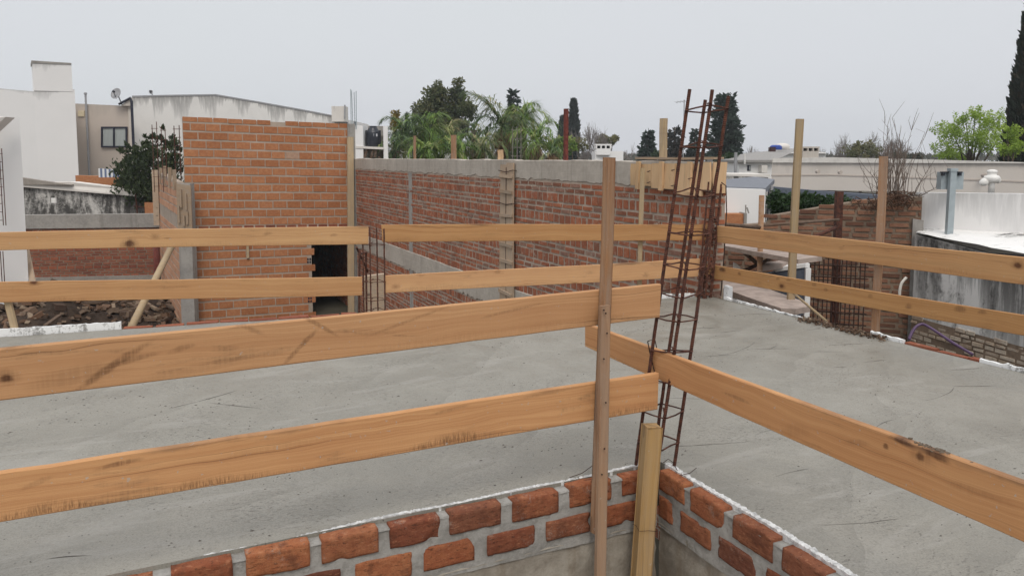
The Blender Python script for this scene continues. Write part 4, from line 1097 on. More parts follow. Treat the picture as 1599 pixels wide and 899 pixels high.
# slate blue panel
pa=[at(1148,445,9.3),at(1211,424,9.),at(1257,417,8.8)]
t=thing('painted_panel','slate blue painted panel with a white rim standing behind the lower scaffold plank','panel',(pa[1].x,pa[1].y,GZ))
c=MB(); c.facade(pa,GZ,FWD*.06); c.build('panel',M['slate_panel'],t)
c=MB(); q=[p+UP*.0 for p in pa[1:]]
c.prism([q[0]-FWD*.02,q[1]-FWD*.02,q[1]-FWD*.02+UP*.045,q[0]-FWD*.02+UP*.045],FWD*.1); e=pa[2]; c.prism([e-FWD*.02,e-FWD*.02+RGT*.05,e-FWD*.02+RGT*.05+UP*.045,e-FWD*.02+UP*.045],FWD*.1)
c.box(e+RGT*.03-UP*.9,RGT*.03,FWD*.04,UP*.89)
c.build('rim',M['white_near'],t)
c=MB(); p=at(1150,465,8.3); c.facade([at(1144,458,8.2),at(1158,460,8.1)],GZ,FWD*.05); tag(c.build('foam_sheet',M['foam']),'small white foam sheet standing under the lower scaffold plank near the far corner','foam sheet')
c=MB(); c.prism([at(1147,410,9.2),at(1147,421,9.2),at(1160,420,9.1),at(1150,411,9.1)],FWD*.05); tag(weld(c.build('foam_scrap',M['foam'])),'small triangular white foam scrap above the lower right railing board','foam sheet')
c=MB(); c.facade([Vector((5.0,5.80,.12)),Vector((5.0,5.73,.11))],-.2,(.05,0,0)); tag(c.build('foam_block',M['foam_dirty']),'white foam block standing right at the foot of the far corner column','foam block')
# tubes and braces
def pole(label,a,b,r0,mat,name='scaffold_pole',group='scaffold poles and braces beyond the right railing',cat='pole'):
    mb=MB(); mb.tube([a,a.lerp(b,.5),b],r0,8); return tag(mb.build(name,mat,smooth=True),label,cat,group)
p0=at(1190,305,8.6);pole('pale rust-flecked scaffold post with a bare rusty top, left of the tallest post',Vector((p0.x,p0.y,GZ)),p0,.032,M['lath'],'scaffold_post')
p0=at(1311,299,9.2)
mb=MB(); b0=at(1302,505,9.2); mb.box(((p0.x+b0.x)/2,(p0.y+b0.y)/2,(p0.z+GZ)/2),RGT*.038,FWD*.038,(Vector((p0.x,p0.y,p0.z))-Vector((b0.x,b0.y,GZ)))/2); tag(mb.build('scaffold_post',M['rust']),'square rusty steel post in front of the old brick house wall','post')
pole('long thin pole running level from the pale scaffold post to the rusty steel post',at(1193,352,8.6),at(1310,343,9.1),.017,M['dark_wood'])
pole('dark pole running from the far corner column to the pale scaffold post',at(1118,349,7.8),at(1188,355,8.6),.018,M['dark_wood'])
pole('rusty brace slanting up to the square rusty steel post',at(1268,372,8.9),at(1306,355,9.1),.022,M['rust'])
pole('left slanting brace under the upper scaffold plank',at(1158,390,9.),at(1186,414,8.9),.024,M['dark_wood'])
pole('dark brace rising to the right under the upper scaffold plank',at(1158,424,9.),at(1208,402,8.9),.02,M['dark_wood'])
pole('lowest dark brace crossing behind the pale scaffold post',at(1165,422,8.9),at(1190,410,8.8),.02,M['wire'])
pole('pale stick slanting down from the tallest post to the slab edge',at(1240,458,7.1),at(1292,502,6.35),.011,M['pale'])
# rebar mesh
mb=MB(); a=at(1252,418,9.3); b=at(1352,405,9.0)
for i in range(15):
    f=i/14; p=a.lerp(b,f); mb.tube([(p.x,p.y,-1.5),(p.x,p.y,.18-.05*R.random())],.008,4)
for i in range(11):
    z=.06-i*.14; mb.tube([Vector((a.x,a.y,z))-RGT*.04,Vector((b.x,b.y,z))+RGT*.04],.008,4)
tag(mb.build('rebar_mesh',M['wire']),'sheet of dark rebar mesh standing in front of the old brick house wall','rebar mesh')
# red bricks and white garden wall beyond
t=thing('garden_wall','white garden wall with a red brick base beyond the far corner column','wall',at(1118,400,13.5))
c=MB(); c.facade([at(1105,293,13.2),at(1196,296,13.2)],GZ,FWD*.2); c.build('white_panel',M['white_near'],t)
c=MB(); c.facade([at(1100,334,12.9),at(1163,334,12.9)],GZ,FWD*.25); c.build('red_course',M['hollow'],t)
c=MB(); c.facade([at(1163,333,12.85),at(1167,333,12.85)],GZ,FWD*.3); q=at(1165,333,12.9); c.tube([q,at(1165,320,12.9)],.012,5); c.tube([q+RGT*.05,at(1167,324,12.9)],.012,5); c.build('concrete_post',M['concrete2'],t)

# ------------------------------------------------------------------ old brick house wall and white neighbour
A=at(1108,353,10.5);D=at(1441,304,9.6);B=online(1196,346,A,D);B2=online(1203,334,A,D);C=online(1352,309,A,D)
ob_=thing('old_brick_wall','weathered brown brick wall of the old house, dead vines on top, right of the scaffold','wall',(D.x,D.y,GZ))
u=Vector((D.x-A.x,D.y-A.y,0));Lo=u.length;u.normalize();n_=Vector((u.y,-u.x,0))
if n_.dot(FWD)>0: n_=-n_
lens=[0]+[ (Vector((q.x,q.y,0))-Vector((A.x,A.y,0))).length for q in (B,B2,C,D)]
def zto(x):
    zz=[A.z,B.z,B2.z,C.z,D.z]
    for i in range(4):
        if x<=lens[i+1]: return zz[i]+(zz[i+1]-zz[i])*(x-lens[i])/(lens[i+1]-lens[i])
    return zz[4]
m_=MB(); m_.facade([A-UP*.03,B-UP*.03,B2-UP*.03,C-UP*.03,D-UP*.03],GZ,-n_*.3); m_.build('mortar_backing',M['mortar_old'],ob_)
b=MB(); bricks(b,(A.x,A.y,0),u,n_,Lo,GZ+1,D.z+.02,[(.050,.215)],.022,.010,.005,71,ztop=lambda x:zto(x)+.02*math.sin(x*9),len_jit=.03,depth=.03)
b.build('brick_face',M['brick_old'],ob_)
c=MB(); e=Vector((D.x,D.y,0)); 
c.facade([D+n_*.05-u*.10-UP*.3,D+n_*.05+u*.02-UP*.32],GZ,-n_*.2); c.build('corner_pier',M['concrete2'],ob_)
# white house at right
Lw0=at(1430,366,9.45); Lw1=at(1599,411,7.95)
u=Vector((Lw1.x-Lw0.x,Lw1.y-Lw0.y,0)).normalized()
Lw2=Lw1+u*3; Lw2.z=Lw1.z-.05
n_=Vector((u.y,-u.x,0)); 
if n_.dot(FWD)>0: n_=-n_
P0=at(1441,301,9.75);P1=at(1610,303,9.05);P2=P1+(P1-P0)*1.2; P2.z=P1.z
wh=thing('white_house','white painted flat-roofed house with black streaks under its roof edge at the right','house',(Lw0.x,Lw0.y,GZ))
zs=-.62
c=MB()
tops=[Lw0.lerp(Lw1,i/6) for i in range(7)]+[Lw2]
tops=[p-UP*.10 for p in tops]
c.facade(tops,zs,-n_*.3); c.build('wall',M['white_mould2'],wh)
c=MB(); c.facade([p+n_*.012 for p in (Lw0-UP*.0,Lw1,Lw2)],min(Lw0.z,Lw1.z)-.17,-n_*.1); c.build('roof_edge',M['white_mould'],wh)
# old stone base
c=MB(); c.facade([Vector((Lw0.x,Lw0.y,zs)),Vector((Lw2.x,Lw2.y,zs))],GZ,-n_*.3); c.build('base_mortar',M['mortar_old'],wh)
b=MB(); o_=Vector((Lw0.x,Lw0.y,0)); bricks(b,o_,u,n_,(Lw2-Lw0).length,GZ+1,zs+.02,[(.05,.15),(.035,.11),(.055,.18),(.04,.13)],.012,.006,.008,77,len_jit=.06,depth=.04); b.build('stone_base',M['stone'],wh)
c=MB(); q=[Lw0+UP*.02,Lw1+UP*.02,Lw2+UP*.02]; 
bb=[Vector((P.x,P.y,at(1441,356,9.75).z)) for P in (P0,P1,P2)]
rows=14; vs=[];fs=[]
k=24
for i in range(k+1):
    f=i/k
    a=q[0].lerp(q[2],f); d=bb[0].lerp(bb[2],f)
    for j in range(rows+1):
        g_=j/rows; p=a.lerp(d,g_); p.z+=.02*math.sin(g_*3.1)*mn.noise((f*6,g_*3,1))+.012*mn.noise((f*30,g_*8,4)); vs.append(p)
for i in range(k):
    for j in range(rows):
        a=i*(rows+1)+j; fs.append((a,a+rows+1,a+rows+2,a+1))
c.add(vs,fs); c.build('roof',M['roofwhite'],wh,smooth=True)
c=MB(); c.facade([P0,P1,P2],.2,FWD*.2); c.build('parapet',M['white_a'],wh)
c=MB(); c.facade([P0-RGT*.05-UP*.02,P0+RGT*.03-UP*.02],GZ,FWD*.15); c.build('corner_strip',M['concrete2'],wh)
# metal mast with a box, vent pipe
t=thing('roof_mast','grey metal mast carrying a flat grey box on the white roof','mast',at(1482,366,9.3))
a=at(1482,368,9.25);b_=at(1488,266,9.25); c=MB(); c.box((a+b_)/2,RGT*.036,FWD*.03,(b_-a)/2); c.box(b_+UP*.005,RGT*.045,FWD*.04,UP*.018); c.build('mast_pole',M['galv'],t)
c=MB(); p=at(1484,282,9.35); c.box(p,RGT*.135,FWD*.05,UP*.105); c.build('mast_box',M['galv'],t)
c=MB(); 
for px in (1473,1499): c.box(at(px,272,9.28),RGT*.015,FWD*.02,UP*.02)
c.box(at(1486,269,9.28),RGT*.13,FWD*.012,UP*.008)
c.build('clamp',M['black'],t)
t=thing('roof_vent','white vent pipe with a knobbly cowl on the white parapet','vent',at(1548,302,9.6))
c=MB(); p=at(1548,304,9.6); hgt=at(1548,268,9.6).z-p.z
c.lathe(p,[(.036,0),(.036,hgt*.55),(.037,hgt*.6)],16); c.build('vent_pipe',M['vent_white'],t,smooth=True)
c=MB(); z0=hgt*.5
c.lathe(p+UP*z0,[(.036,0),(.075,.02),(.095,.06),(.08,.09),(.05,.10),(.05,.125),(.06,.135),(.055,.16),(.02,.17)],18)
c.lathe(p+UP*(z0+.03)-RGT*.05,[(.04,0),(.05,.05),(.035,.09),(.0,.11)],12,axis=(-RGT*.9-UP*.35))
c.lathe(p+UP*(z0+.04)+RGT*.05,[(.035,0),(.045,.03),(.03,.05),(.0,.06)],12,axis=(RGT*.9-UP*.1))
c.build('vent_cowl',M['vent_white'],t,smooth=True)
# purple hose and white cable
pts=[(1420,530),(1424,520),(1431,510),(1441,506),(1452,511),(1466,520),(1490,536),(1519,553)]
c=MB(); dd=[5.75,5.78,5.8,5.8,5.75,5.65,5.5,5.3]
P=[at(px,py,d) for (px,py),d in zip(pts,dd)]
def smooth_pts(P,n=6):
    o=[]
    for i in range(len(P)-1):
        a=P[max(i-1,0)];b=P[i];c_=P[i+1];d=P[min(i+2,len(P)-1)]
        for k in range(n):
            t=k/n; o.append(.5*((2*b)+(c_-a)*t+(2*a-5*b+4*c_-d)*t*t+(3*b-a-3*c_+d)*t**3))
    return o+[P[-1]]
c.tube(smooth_pts(P),.011,8); tag(c.build('hose',M['hose'],smooth=True),'bent purple hose rising behind the right slab edge','hose')
c=MB(); P=[at(px,py,9.2) for px,py in ((1405,461),(1406,450),(1409,441),(1416,433))]; c.tube(smooth_pts(P),.018,6); tag(c.build('cable',M['cable'],smooth=True),'curved pale cable on the old brick wall between the right railing boards','cable')
# rubble and moss along the right slab edge
mb=MB(); rr=random.Random(4)
for i in range(420):
    y=rr.uniform(3.9,4.75); x=4.93+rr.gauss(0,.035); s=rr.uniform(.002,.008); mb.box((x,y,rr.uniform(-.01,.02)),(s,0,0),(0,s*1.2,0),(0,0,s*.7),rr.random(),jit=s*.5)
o=mb.build('rubble_edging',M['debris']); o['kind']='stuff'; tag(o,'dark crumbs and mortar scraps along the right slab edge','rubble')
# ------------------------------------------------------------------ neighbours at the left
t=thing('near_white_wall','tall white rendered wall at the left edge with a weathered sloping slab on top','wall',at(20,400,19.5))
c=MB(); c.facade([at(-160,182,17.5),at(31,183,19.3)],GZ,away(10)*.3); c.build('wall_face',M['white_near'],t)
c=MB(); c.prism([at(-60,262,17.8),at(24,184,18.9),at(8,183,18.8),at(-60,190,17.8)],FWD*-.35); weld(c.build('sloping_slab',M['coping'],t))
c=MB(); 
for px in (-1,3): 
    a=at(px,232,18.6); c.tube([a,(a.x,a.y,at(px,352,18.6).z)],.011,5); a=at(px+2,392,18.6); c.tube([a,(a.x,a.y,at(px+2,450,18.6).z)],.011,5)
for i in range(9):
    a=at(-4,240+i*13,18.6); c.tube([a,a+RGT*.13],.008,5)
c.build('wall_bars',M['rust_dark'],t)
a=at(42,392,19.8); b=at(68,520,18.4); 
lath('grey plank leaning in the yard beside the tall white wall at the left edge',b,a,.16,.04,-FWD,M['formold'],name='leaning_plank',cat='plank')
a=at(205,512,15.);b=at(268,386,18.2)
mb=MB(); mb.tube([a,a.lerp(b,.5),b],.075,10); tag(mb.build('timber_prop',M['pale'],smooth=True),'round timber prop leaning against the side wall above the rubble','prop')
mb=MB(); a=at(244,372,22.9); mb.tube([(a.x,a.y,GZ),a],.09,10); tag(mb.build('drain_pipe',M['rust_red'],smooth=True),'upright dark red drain pipe in the corner of the back yard','pipe')
c=MB(); b0=at(36,515,19.); c.facade([at(32,395,19.6),at(44,395,20.)],GZ,FWD*.1); tag(c.build('gap_shade_panel',M['darkframe_shade']),'near-black panel standing in for the shaded gap behind the leaning grey plank','sheet')  # near-black panel added where the gap lies in shade

# mouldy yard wall with coping
t=thing('mouldy_wall','white wall black with mould under a pale sloping coping behind the yard wall','wall',at(120,330,25.5))
A=at(24,286,25.);B=at(110,290,25.4);C=at(232,309,26.)
c=MB(); c.facade([A.lerp(C,i/8)-UP*.0 if i else A for i in range(9)],GZ,FWD*.3); c.build('wall_face',M['white_mould'],t)
c=MB(); off=-FWD*.10
c.prism([at(112,284,25.4)+off,at(220,297,26.)+off,at(234,308,26.)+off,at(30,291,25.)+off,at(30,285,25.)+off],FWD*.5); weld(c.build('coping',M['coping'],t))
c=MB(); c.facade([at(30,277,24.9),at(112,289,25.2)],at(30,283,24.9).z-.12,FWD*.2); c.build('grey_capping',M['mortar'],t)
c=MB(); c.box(at(85,313,24.9),RGT*.08,FWD*.03,UP*.08); c.build('junction_box',M['vent_white'],t)
c=MB(); a=at(212,303,25.6);b=at(215,333,25.6); c.tube([a,b],.03,6); c.tube([at(210,322,25.6),at(246,326,25.6)],.02,5); c.build('pipe',M['rust_dark'],t)
# red brick stubs behind
c=MB(); c.facade([at(118,274,28.),at(186,276,28.4)],GZ,FWD*.3); tag(c.build('red_brick_stub',M['hollow']),'low stretch of red hollow brick under the beige house','wall')
c=MB(); c.facade([at(226,316,25.5),at(250,318,25.3)],GZ,FWD*.2); tag(c.build('red_brick_stub',M['hollow']),'scrap of red brick wall at the right end of the mouldy wall','wall')
c=MB(); a=at(154,263,27.6);b=at(188,265,27.8); c.facade([a,b],at(170,277,27.7).z,FWD*.05); tag(c.build('striped_cloth',M['cloth']),'blue and white striped cloth hung under the beige house window','cloth')

# tall white house
dW=30.
t=thing('white_house','tall plain white house with a square chimney block on its roof at the far left','house',at(60,285,dW))
c=MB(); c.facade([at(-140,126,dW-1.5),at(53,143,dW),at(117,140,dW+.4)],GZ,away(20)*6); c.build('wall',M['white_a'],t)
c=MB(); a=at(51,96,dW-.02);b=at(112,100,dW+.37); c.facade([a,b],at(80,142,dW).z,away(20)*1.4); c.build('chimney_block',M['white_a'],t)
c=MB(); c.facade([at(-140,124.5,dW-1.55),at(51,141.5,dW-.05)],at(0,139,dW).z,FWD*.2); c.build('roof_capping',M['greymetal'],t) if False else None
c=MB(); c.facade([a-FWD*.03-RGT*.02+UP*.03,b-FWD*.03+RGT*.02+UP*.03],min(a.z,b.z)-.02,away(20)*1.45); c.build('chimney_cap',M['concrete2'],t)

# beige house
dB=34.
t=thing('beige_house','beige house with a dark-framed window, drain pipe and roof dish, left of the stained warehouse','house',at(160,280,dB))
c=MB(); c.facade([at(108,161.5,dB),at(208,166,dB)],GZ,away(190)*2.); c.build('wall',M['beige'],t)
c=MB(); c.facade([at(190,164,dB-.25),at(207,152,dB-.25)],at(200,166,dB).z,away(206)*1.); c.facade([at(200,160,dB-.1),at(208,158,dB-.1)],GZ,away(206)*.3); c.build('eave',M['cream'],t)
def quad(mb,x0,y0,x1,y1,d,depth=.05,**k): 
    mb.prism([at(x0,y0,d),at(x1,y0,d),at(x1,y1,d),at(x0,y1,d)],FWD*depth,**k)
wf=MB(); dw=dB-.10
for q in ((158,198,198.5,200.3),(158,228,198.5,230.5),(158,200.3,160.3,228),(196.2,200.3,198.5,228),(176.8,200.3,179.2,228)): quad(wf,q[0],q[1],q[2],q[3],dw,.08)
w_=weld(wf.build('window',M['darkframe_shade'],t))
g=MB(); quad(g,160.3,200.3,176.8,228,dw+.05,.02); quad(g,179.2,200.3,196.2,228,dw+.05,.02); weld(g.build('pane',M['pane'],w_))
c=MB(); a=at(134,148,dB-.12); c.tube([a,(a.x,a.y,GZ)],.045,8); c.lathe(a,[(.05,0),(.07,.02),(.07,.08),(.03,.1)],10); c.build('drain_pipe',M['greymetal'],t)
c=MB(); quad(c,122,173,131.5,182,dB-.06,.06); weld(c.build('vent_cover',M['cream_plastic'],t))
c=MB(); P=[at(186,163,dB-.3),at(204.5,153,dB-.3),at(206,158,dB-.3)]; c.tube(P,.05,6); a=P[-1]; c.tube([a,(a.x,a.y,GZ)],.06,8); c.build('gutter_pipe',M['darkframe_shade'],t)
# dish
def dish(label,px,py,d,r0,face,foot):
    t=thing('satellite_dish',label,'dish',at(*foot))
    c_=at(px,py,d); ax=Vector(face).normalized()
    mb=MB(); prof=[(r0*i/6,.28*r0*(i/6)**2) for i in range(7)]; mb.lathe(c_,prof+[(r0*.98,.28*r0*.96-.012)]+[(r0*i/6,.28*r0*(i/6)**2-.015) for i in range(5,-1,-1)],24,axis=ax)
    mb.build('dish_bowl',M['greymetal'],t,smooth=True)
    mb=MB(); f=c_+ax*r0*.75+UP*.02; mb.tube([c_-UP*r0*.9+ax*.2*r0,f-UP*.03],.014,6); mb.lathe(f,[(.03,-.05),(.05,-.03),(.05,.05),(.02,.06)],10,axis=ax); mb.build('receiver_arm',M['black'],t)
    mb=MB(); mb.tube([c_-ax*.05,c_-ax*.12-UP*.1,at(*foot)],.028,6); mb.build('mast',M['greymetal'],t)
dish('grey satellite dish on a slanting arm above the beige house',183,147,dB-.4,.25,-FWD*.9+RGT*-.25+UP*.35,(191,164,dB-.1))
dish('tiny round dish just over the roof edge of the stained white warehouse',236.5,144,40.,.10,-FWD+UP*.2,(236.5,152,40.))

# stained warehouse
t=thing('warehouse','white warehouse with a shallow gable, rain-streaked black below its roof edge','warehouse',at(340,300,38.))
tp=[(207,152,36.5),(270,150.5,37.5),(338,149.5,38.6),(400,160,39.5),(470,172.5,40.4),(530,184,41.2),(548,196,41.4)]
T=[at(*q) for q in tp]
T2=[]
for a,b in zip(T,T[1:]): T2+= [a.lerp(b,i/4) for i in range(4)]
T2.append(T[-1])
c=MB(); c.facade(T2,GZ,FWD*8); c.build('wall',M['white_stain'],t)
c=MB(); c.facade([p+UP*.035-FWD*.03 for p in T2[:-1]],0,FWD*.1) if False else None
for a,b in zip(T2[:-2],T2[1:-1]): c.prism([a-FWD*.03,b-FWD*.03,b-FWD*.03+UP*.07,a-FWD*.03+UP*.07],FWD*.2)
c.build('roof_edge',M['greymetal'],t)
c=MB(); dk=40.5; c.facade([at(518,166,dk),at(539.5,166,dk)],at(530,190,dk).z,FWD*.7); c.build('chimney_block',M['coping'],t)
c=MB(); c.tube([at(538.5,186,dk-.1),at(539,164,dk-.1)],.04,6); c.build('flue',M['greymetal'],t)

# water tank in its niche
dT=34.
t=thing('tank_niche','roofless grey and white masonry niche on a slab shelf holding the black water tank','niche',at(580,248,dT))
c=MB(); c.facade([at(554,196,dT),at(567,196,dT)],GZ,FWD*1.3); c.facade([at(599,197,dT),at(606,198,dT)],GZ,away(585)*1.3); c.build('side_wall',M['white_near'],t)
c=MB(); c.facade([at(565,197,dT+1.2),at(601,197,dT+1.2)],GZ,FWD*.2); c.build('back_wall',M['concrete2'],t)
c=MB(); q0=at(556,228,dT-.03); q1=at(600,230,dT-.03); c.prism([q0,q1,q1-UP*.10,q0-UP*.10],FWD*1.3); weld(c.build('shelf',M['coping'],t))
c=MB()
for a,b in (((562,245),(569,232)),((568,247),(568,233)),((570,247),(574,233)),((580,247),(583,234)),((586,246),(588,233)),((592,247),(594,246))): c.tube([at(a[0],a[1],dT+.1),at(b[0],b[1],dT+.1)],.06,6)
c.build('prop',M['dark_wood'],t)
c=MB(); c.tube([at(555,190,dT),at(554,199,dT),at(551,201,dT-.2)],.05,6); c.build('pipe',M['black'],t)
p=at(583.5,229,dT+.5); k=(dT+.5)/F*.88
tk=thing('water_tank','black plastic roof water tank with a small pale label, standing in the niche','water tank',p)
c=MB(); c.lathe(p,[(11.5*k,0),(12.3*k,.03),(12.6*k,.2),(12.3*k,.25),(12.6*k,.3),(12.5*k,.6),(12.1*k,.64),(11*k,.68),(7.8*k,.80),(7.4*k,.84)],28); c.build('tank_body',M['black'],tk,smooth=True)
c=MB(); c.lathe(p+UP*.84,[(6.6*k,0),(6.6*k,.05),(6*k,.07)],20); c.build('lid',M['black'],tk)
for s in (-12.2,12.2):
    c=MB(); q=p+RGT*s*k; c.bbox((q.x-.03,q.y-.03,p.z),(q.x+.03,q.y+.03,p.z+.72)); c.build('rib',M['black'],tk)
c=MB(); q=p-FWD*12.3*k+RGT*6*k+UP*.5; c.box(q+RGT*0+FWD*.05,(RGT*.9+FWD*.42)*.085,FWD*.012,UP*.06); c.build('label',M['tank_label'],tk)

# ------------------------------------------------------------------ right background houses
t=thing('cream_building','long flat-roofed cream building with a moulded parapet across the right background','building',at(1400,300,19.))
cb=[at(1206,249,22.),at(1300,247.5,21.3),at(1450,251,20.2),at(1660,257,18.8),at(2000,264,16.6)]
c=MB(); c.facade(cb,at(1300,298,21).z,away(1260)*6); c.build('wall',M['cream'],t)
c=MB(); c.facade([p+UP*.03-FWD*.07 for p in cb],cb[0].z-.09,away(1260)*.5); c.build('parapet_moulding',M['cream_trim'],t)
c=MB()
for a,b in zip(cb,cb[1:]): c.prism([a-UP*.44-FWD*.015,b-UP*.44-FWD*.015,b-UP*.475-FWD*.015,a-UP*.475-FWD*.015],FWD*.05)
c.build('string_course',M['beige'],t)
for px,py in ((1276,268),(1311,269),(1576,277),(1535,274)):
    c=MB(); p=at(px,py,20.8 if px<1400 else 19.5); c.lathe(p-FWD*0,[(.05,0),(.05,.12)],10,axis=-FWD); c.build('wall_spout',M['beige'],t)
aw=[at(1190,290,21.),at(1300,300,20.2),at(1950,345,15.8)]
c=MB()
c.prism([aw[0],aw[1],aw[1]-UP*.16,aw[0]-UP*.16],FWD*1.5); c.prism([aw[1],aw[2],aw[2]-UP*.16,aw[1]-UP*.16],FWD*1.5); weld(c.build('awning',M['slate_panel'],t))
c=MB(); c.facade([aw[0]+FWD*2.5,aw[1]+FWD*2.5,aw[2]+FWD*2.5],GZ,FWD*.2); c.build('awning_shade_sheet',M['darkframe_shade'],t)  # near-black sheet standing in for the deep shade under the awning
t=thing('patio_roof','grey sheet patio roof sloping behind the white garden wall','roof',at(1160,295,17.))
c=MB(); c.prism([at(1112,291,16.),at(1196,294,16.),at(1210,280,19.),at(1178,276,19.3),at(1112,282,19.)],-UP*.10); weld(c.build('roof_sheet',M['grey_roof'],t))
c=MB(); c.facade([at(1112,274,19.8),at(1200,277,20.)],GZ,FWD*.3); c.build('rear_wall',M['white_mould'],t)
c=MB(); c.facade([at(1112,271,20.5),at(1150,271.5,20.6),at(1203,272,20.6)],at(1150,276,20.5).z,FWD*1.5); c.build('pale_capping',M['coping'],t)
c=MB()
for px in (1120,1205): 
    a=at(px,290,17.5); c.tube([(a.x,a.y,GZ),a],.05,6)
c.build('roof_post',M['greymetal'],t)
dH=42.
t=thing('white_house','small white house with a grey hipped roof and tiny window behind the patio','house',at(1190,270,dH))
c=MB(); c.facade([at(1155,250,dH),at(1208,249,dH)],GZ,FWD*6); c.build('wall',M['white_near'],t)
c=MB(); e0,e1=at(1153,250,dH-.3),at(1212,250,dH-.3); r0_,r1_=at(1182,237,dH+3),at(1240,237,dH+3); b0,b1=e0+FWD*6.6,e1+FWD*6.6
c.add([e0,e1,r0_,r1_,b0,b1,e0-UP*.12,e1-UP*.12,b0-UP*.12,b1-UP*.12],[(0,1,3,2),(0,2,4),(4,2,3,5),(1,5,3),(0,6,7,1),(0,4,8,6),(6,8,9,7),(1,7,9,5)]); c.build('roof',M['farroof'],t)
wm=MB(); quad(wm,1167.5,258,1173,266.5,dH-.04,.05); w_=weld(wm.build('window',M['darkframe_shade'],t)); wm=MB(); quad(wm,1170.5,259,1172.5,265.5,dH-.06,.03); weld(wm.build('pane',M['pane'],w_))
c=MB(); c.facade([at(1190,258,dH-.5),at(1199,258,dH-.5)],at(1190,270,dH-.5).z,FWD*.5); c.build('grey_box',M['coping'],t)
c=MB(); c.tube([at(1163.5,240,dH-.4),at(1163.5,256,dH-.4)],.05,6); c.build('flue',M['vent_white'],t)
dH=46.
t=thing('white_house','white house with a blue-covered roof tank and chimney, partly behind the tallest pale post','house',at(1240,250,dH))
c=MB(); c.facade([at(1202,238,dH),at(1290,238,dH)],GZ,FWD*5); c.build('wall',M['white_near'],t)
c=MB(); a0=at(1203,240,dH-.2);a1=at(1292,240,dH-.2); m0=at(1228,232,dH+2.5);m1=at(1270,232,dH+2.5); c.add([a0,a1,m1,m0,a0+FWD*5,a1+FWD*5],[(0,1,2,3),(3,2,5,4),(0,3,4),(1,5,2)]); c.build('roof',M['farroof'],t)
c=MB(); c.facade([at(1203,230,dH-.6),at(1212,230,dH-.6)],at(1203,240,dH).z,FWD*.3); c.build('dark_base',M['dark_tank'],t)
c=MB(); a=at(1212,233.5,dH); c.lathe(at(1212,234,dH),[(.34,0),(.36,.05),(.35,.2),(.22,.28)],16); c.build('blue_cover',M['blue'],t)
c=MB(); c.lathe(at(1222,234,dH+.5),[(.42,0),(.44,.2),(.36,.33),(.15,.4)],16); c.build('roof_tank',M['coping'],t,smooth=True)
def chimney(parent,x0,x1,yt,yb,d,mat,name='chimney'):
    c=MB(); c.facade([at(x0,yt+7,d),at(x1,yt+7,d)],at(x0,yb,d).z,FWD*.6); 
    n=4
    for i in range(n):
        xx=x0+(x1-x0)*i/(n-1); c.prism([at(xx-1,yt+2.4,d),at(xx+1,yt+2.4,d),at(xx+1,yt+7.2,d),at(xx-1,yt+7.2,d)],FWD*.6)
    c.prism([at(x0-1.5,yt,d),at(x1+1.5,yt,d),at(x1+1.5,yt+2.5,d),at(x0-1.5,yt+2.5,d)],FWD*.7); ch=weld(c.build(name,mat,parent))
    c=MB(); c.prism([at(x0,yt+2.5,d+.3),at(x1,yt+2.5,d+.3),at(x1,yt+7,d+.3),at(x0,yt+7,d+.3)],FWD*.1); weld(c.build('flue_shade_panel',M['darkframe_shade'],ch))  # solid near-black panel stands in for the shade inside the cap slots
chimney(t,1254,1279,229,249,dH-10,M['cream'])
dC=24.
t=thing('white_chimney','white rooftop chimney with slotted cap behind the long wall, left of the formwork panels','chimney',at(950,250,dC))
c=MB(); c.facade([at(930,236,dC),at(974,236,dC+.3)],GZ,FWD*1.0); c.build('chimney_base',M['white_near'],t)
chimney(t,932,954,225,242,dC-.05,M['white_near'],'cap')
# tv antenna and utility pole
t=thing('tv_antenna','thin television antenna on a mast above the formwork panels','antenna',at(1069,240,32.))
c=MB(); a=at(1069,156,32.); c.tube([(a.x,a.y,GZ),a],.02,5); c.build('mast',M['greymetal'],t)
c=MB(); b0=at(1056,160,32.);b1=at(1071,158,32.); c.tube([b0,b1],.014,5)
for i in range(4):
    q=b0.lerp(b1,i/3.2); c.tube([q-RGT*.0-FWD*.3-UP*.06,q+FWD*.3+UP*.06],.01,4)
c.build('antenna_boom',M['greymetal'],t)
c=MB(); a=at(1149.5,238,40.); c.tube([(a.x,a.y,GZ),a],.08,7); tag(c.build('utility_pole',M['greymetal']),'slim grey utility pole left of the small white house','pole')
c=MB(); a=at(1131,256,24.); c.tube([(a.x,a.y,GZ),a],.04,6); tag(c.build('vent_pipe',M['vent_white']),'short white pipe above the patio roof','pipe')

# low houses glimpsed between the palms
for i,(x0,x1,yt,d,mat,lb) in enumerate(((604,640,238,37,'white_near','pale low house roof between the water tank and the palms'),(690,722,236,39,'white_a','white low house glimpsed under the middle palms'),(720,760,226,46,'white_near','white house wall glimpsed through the gap left of the arching frond'),(560,690,243,50,'beige','low beige house far behind the water tank and first palms'))):
    c=MB(); c.facade([at(x0,yt,d),at(x1,yt,d)],GZ,FWD*4); t=thing('low_house',lb,'house',at(x0,248,d),'low houses behind the palms'); c.build('wall',M[mat],t)
    c=MB(); c.facade([at(x0-1,yt-1.2,d-.1),at(x1+1,yt-1.2,d-.1)],at(x0,yt,d).z,FWD*4.2); c.build('roof_slab',M['coping'],t)

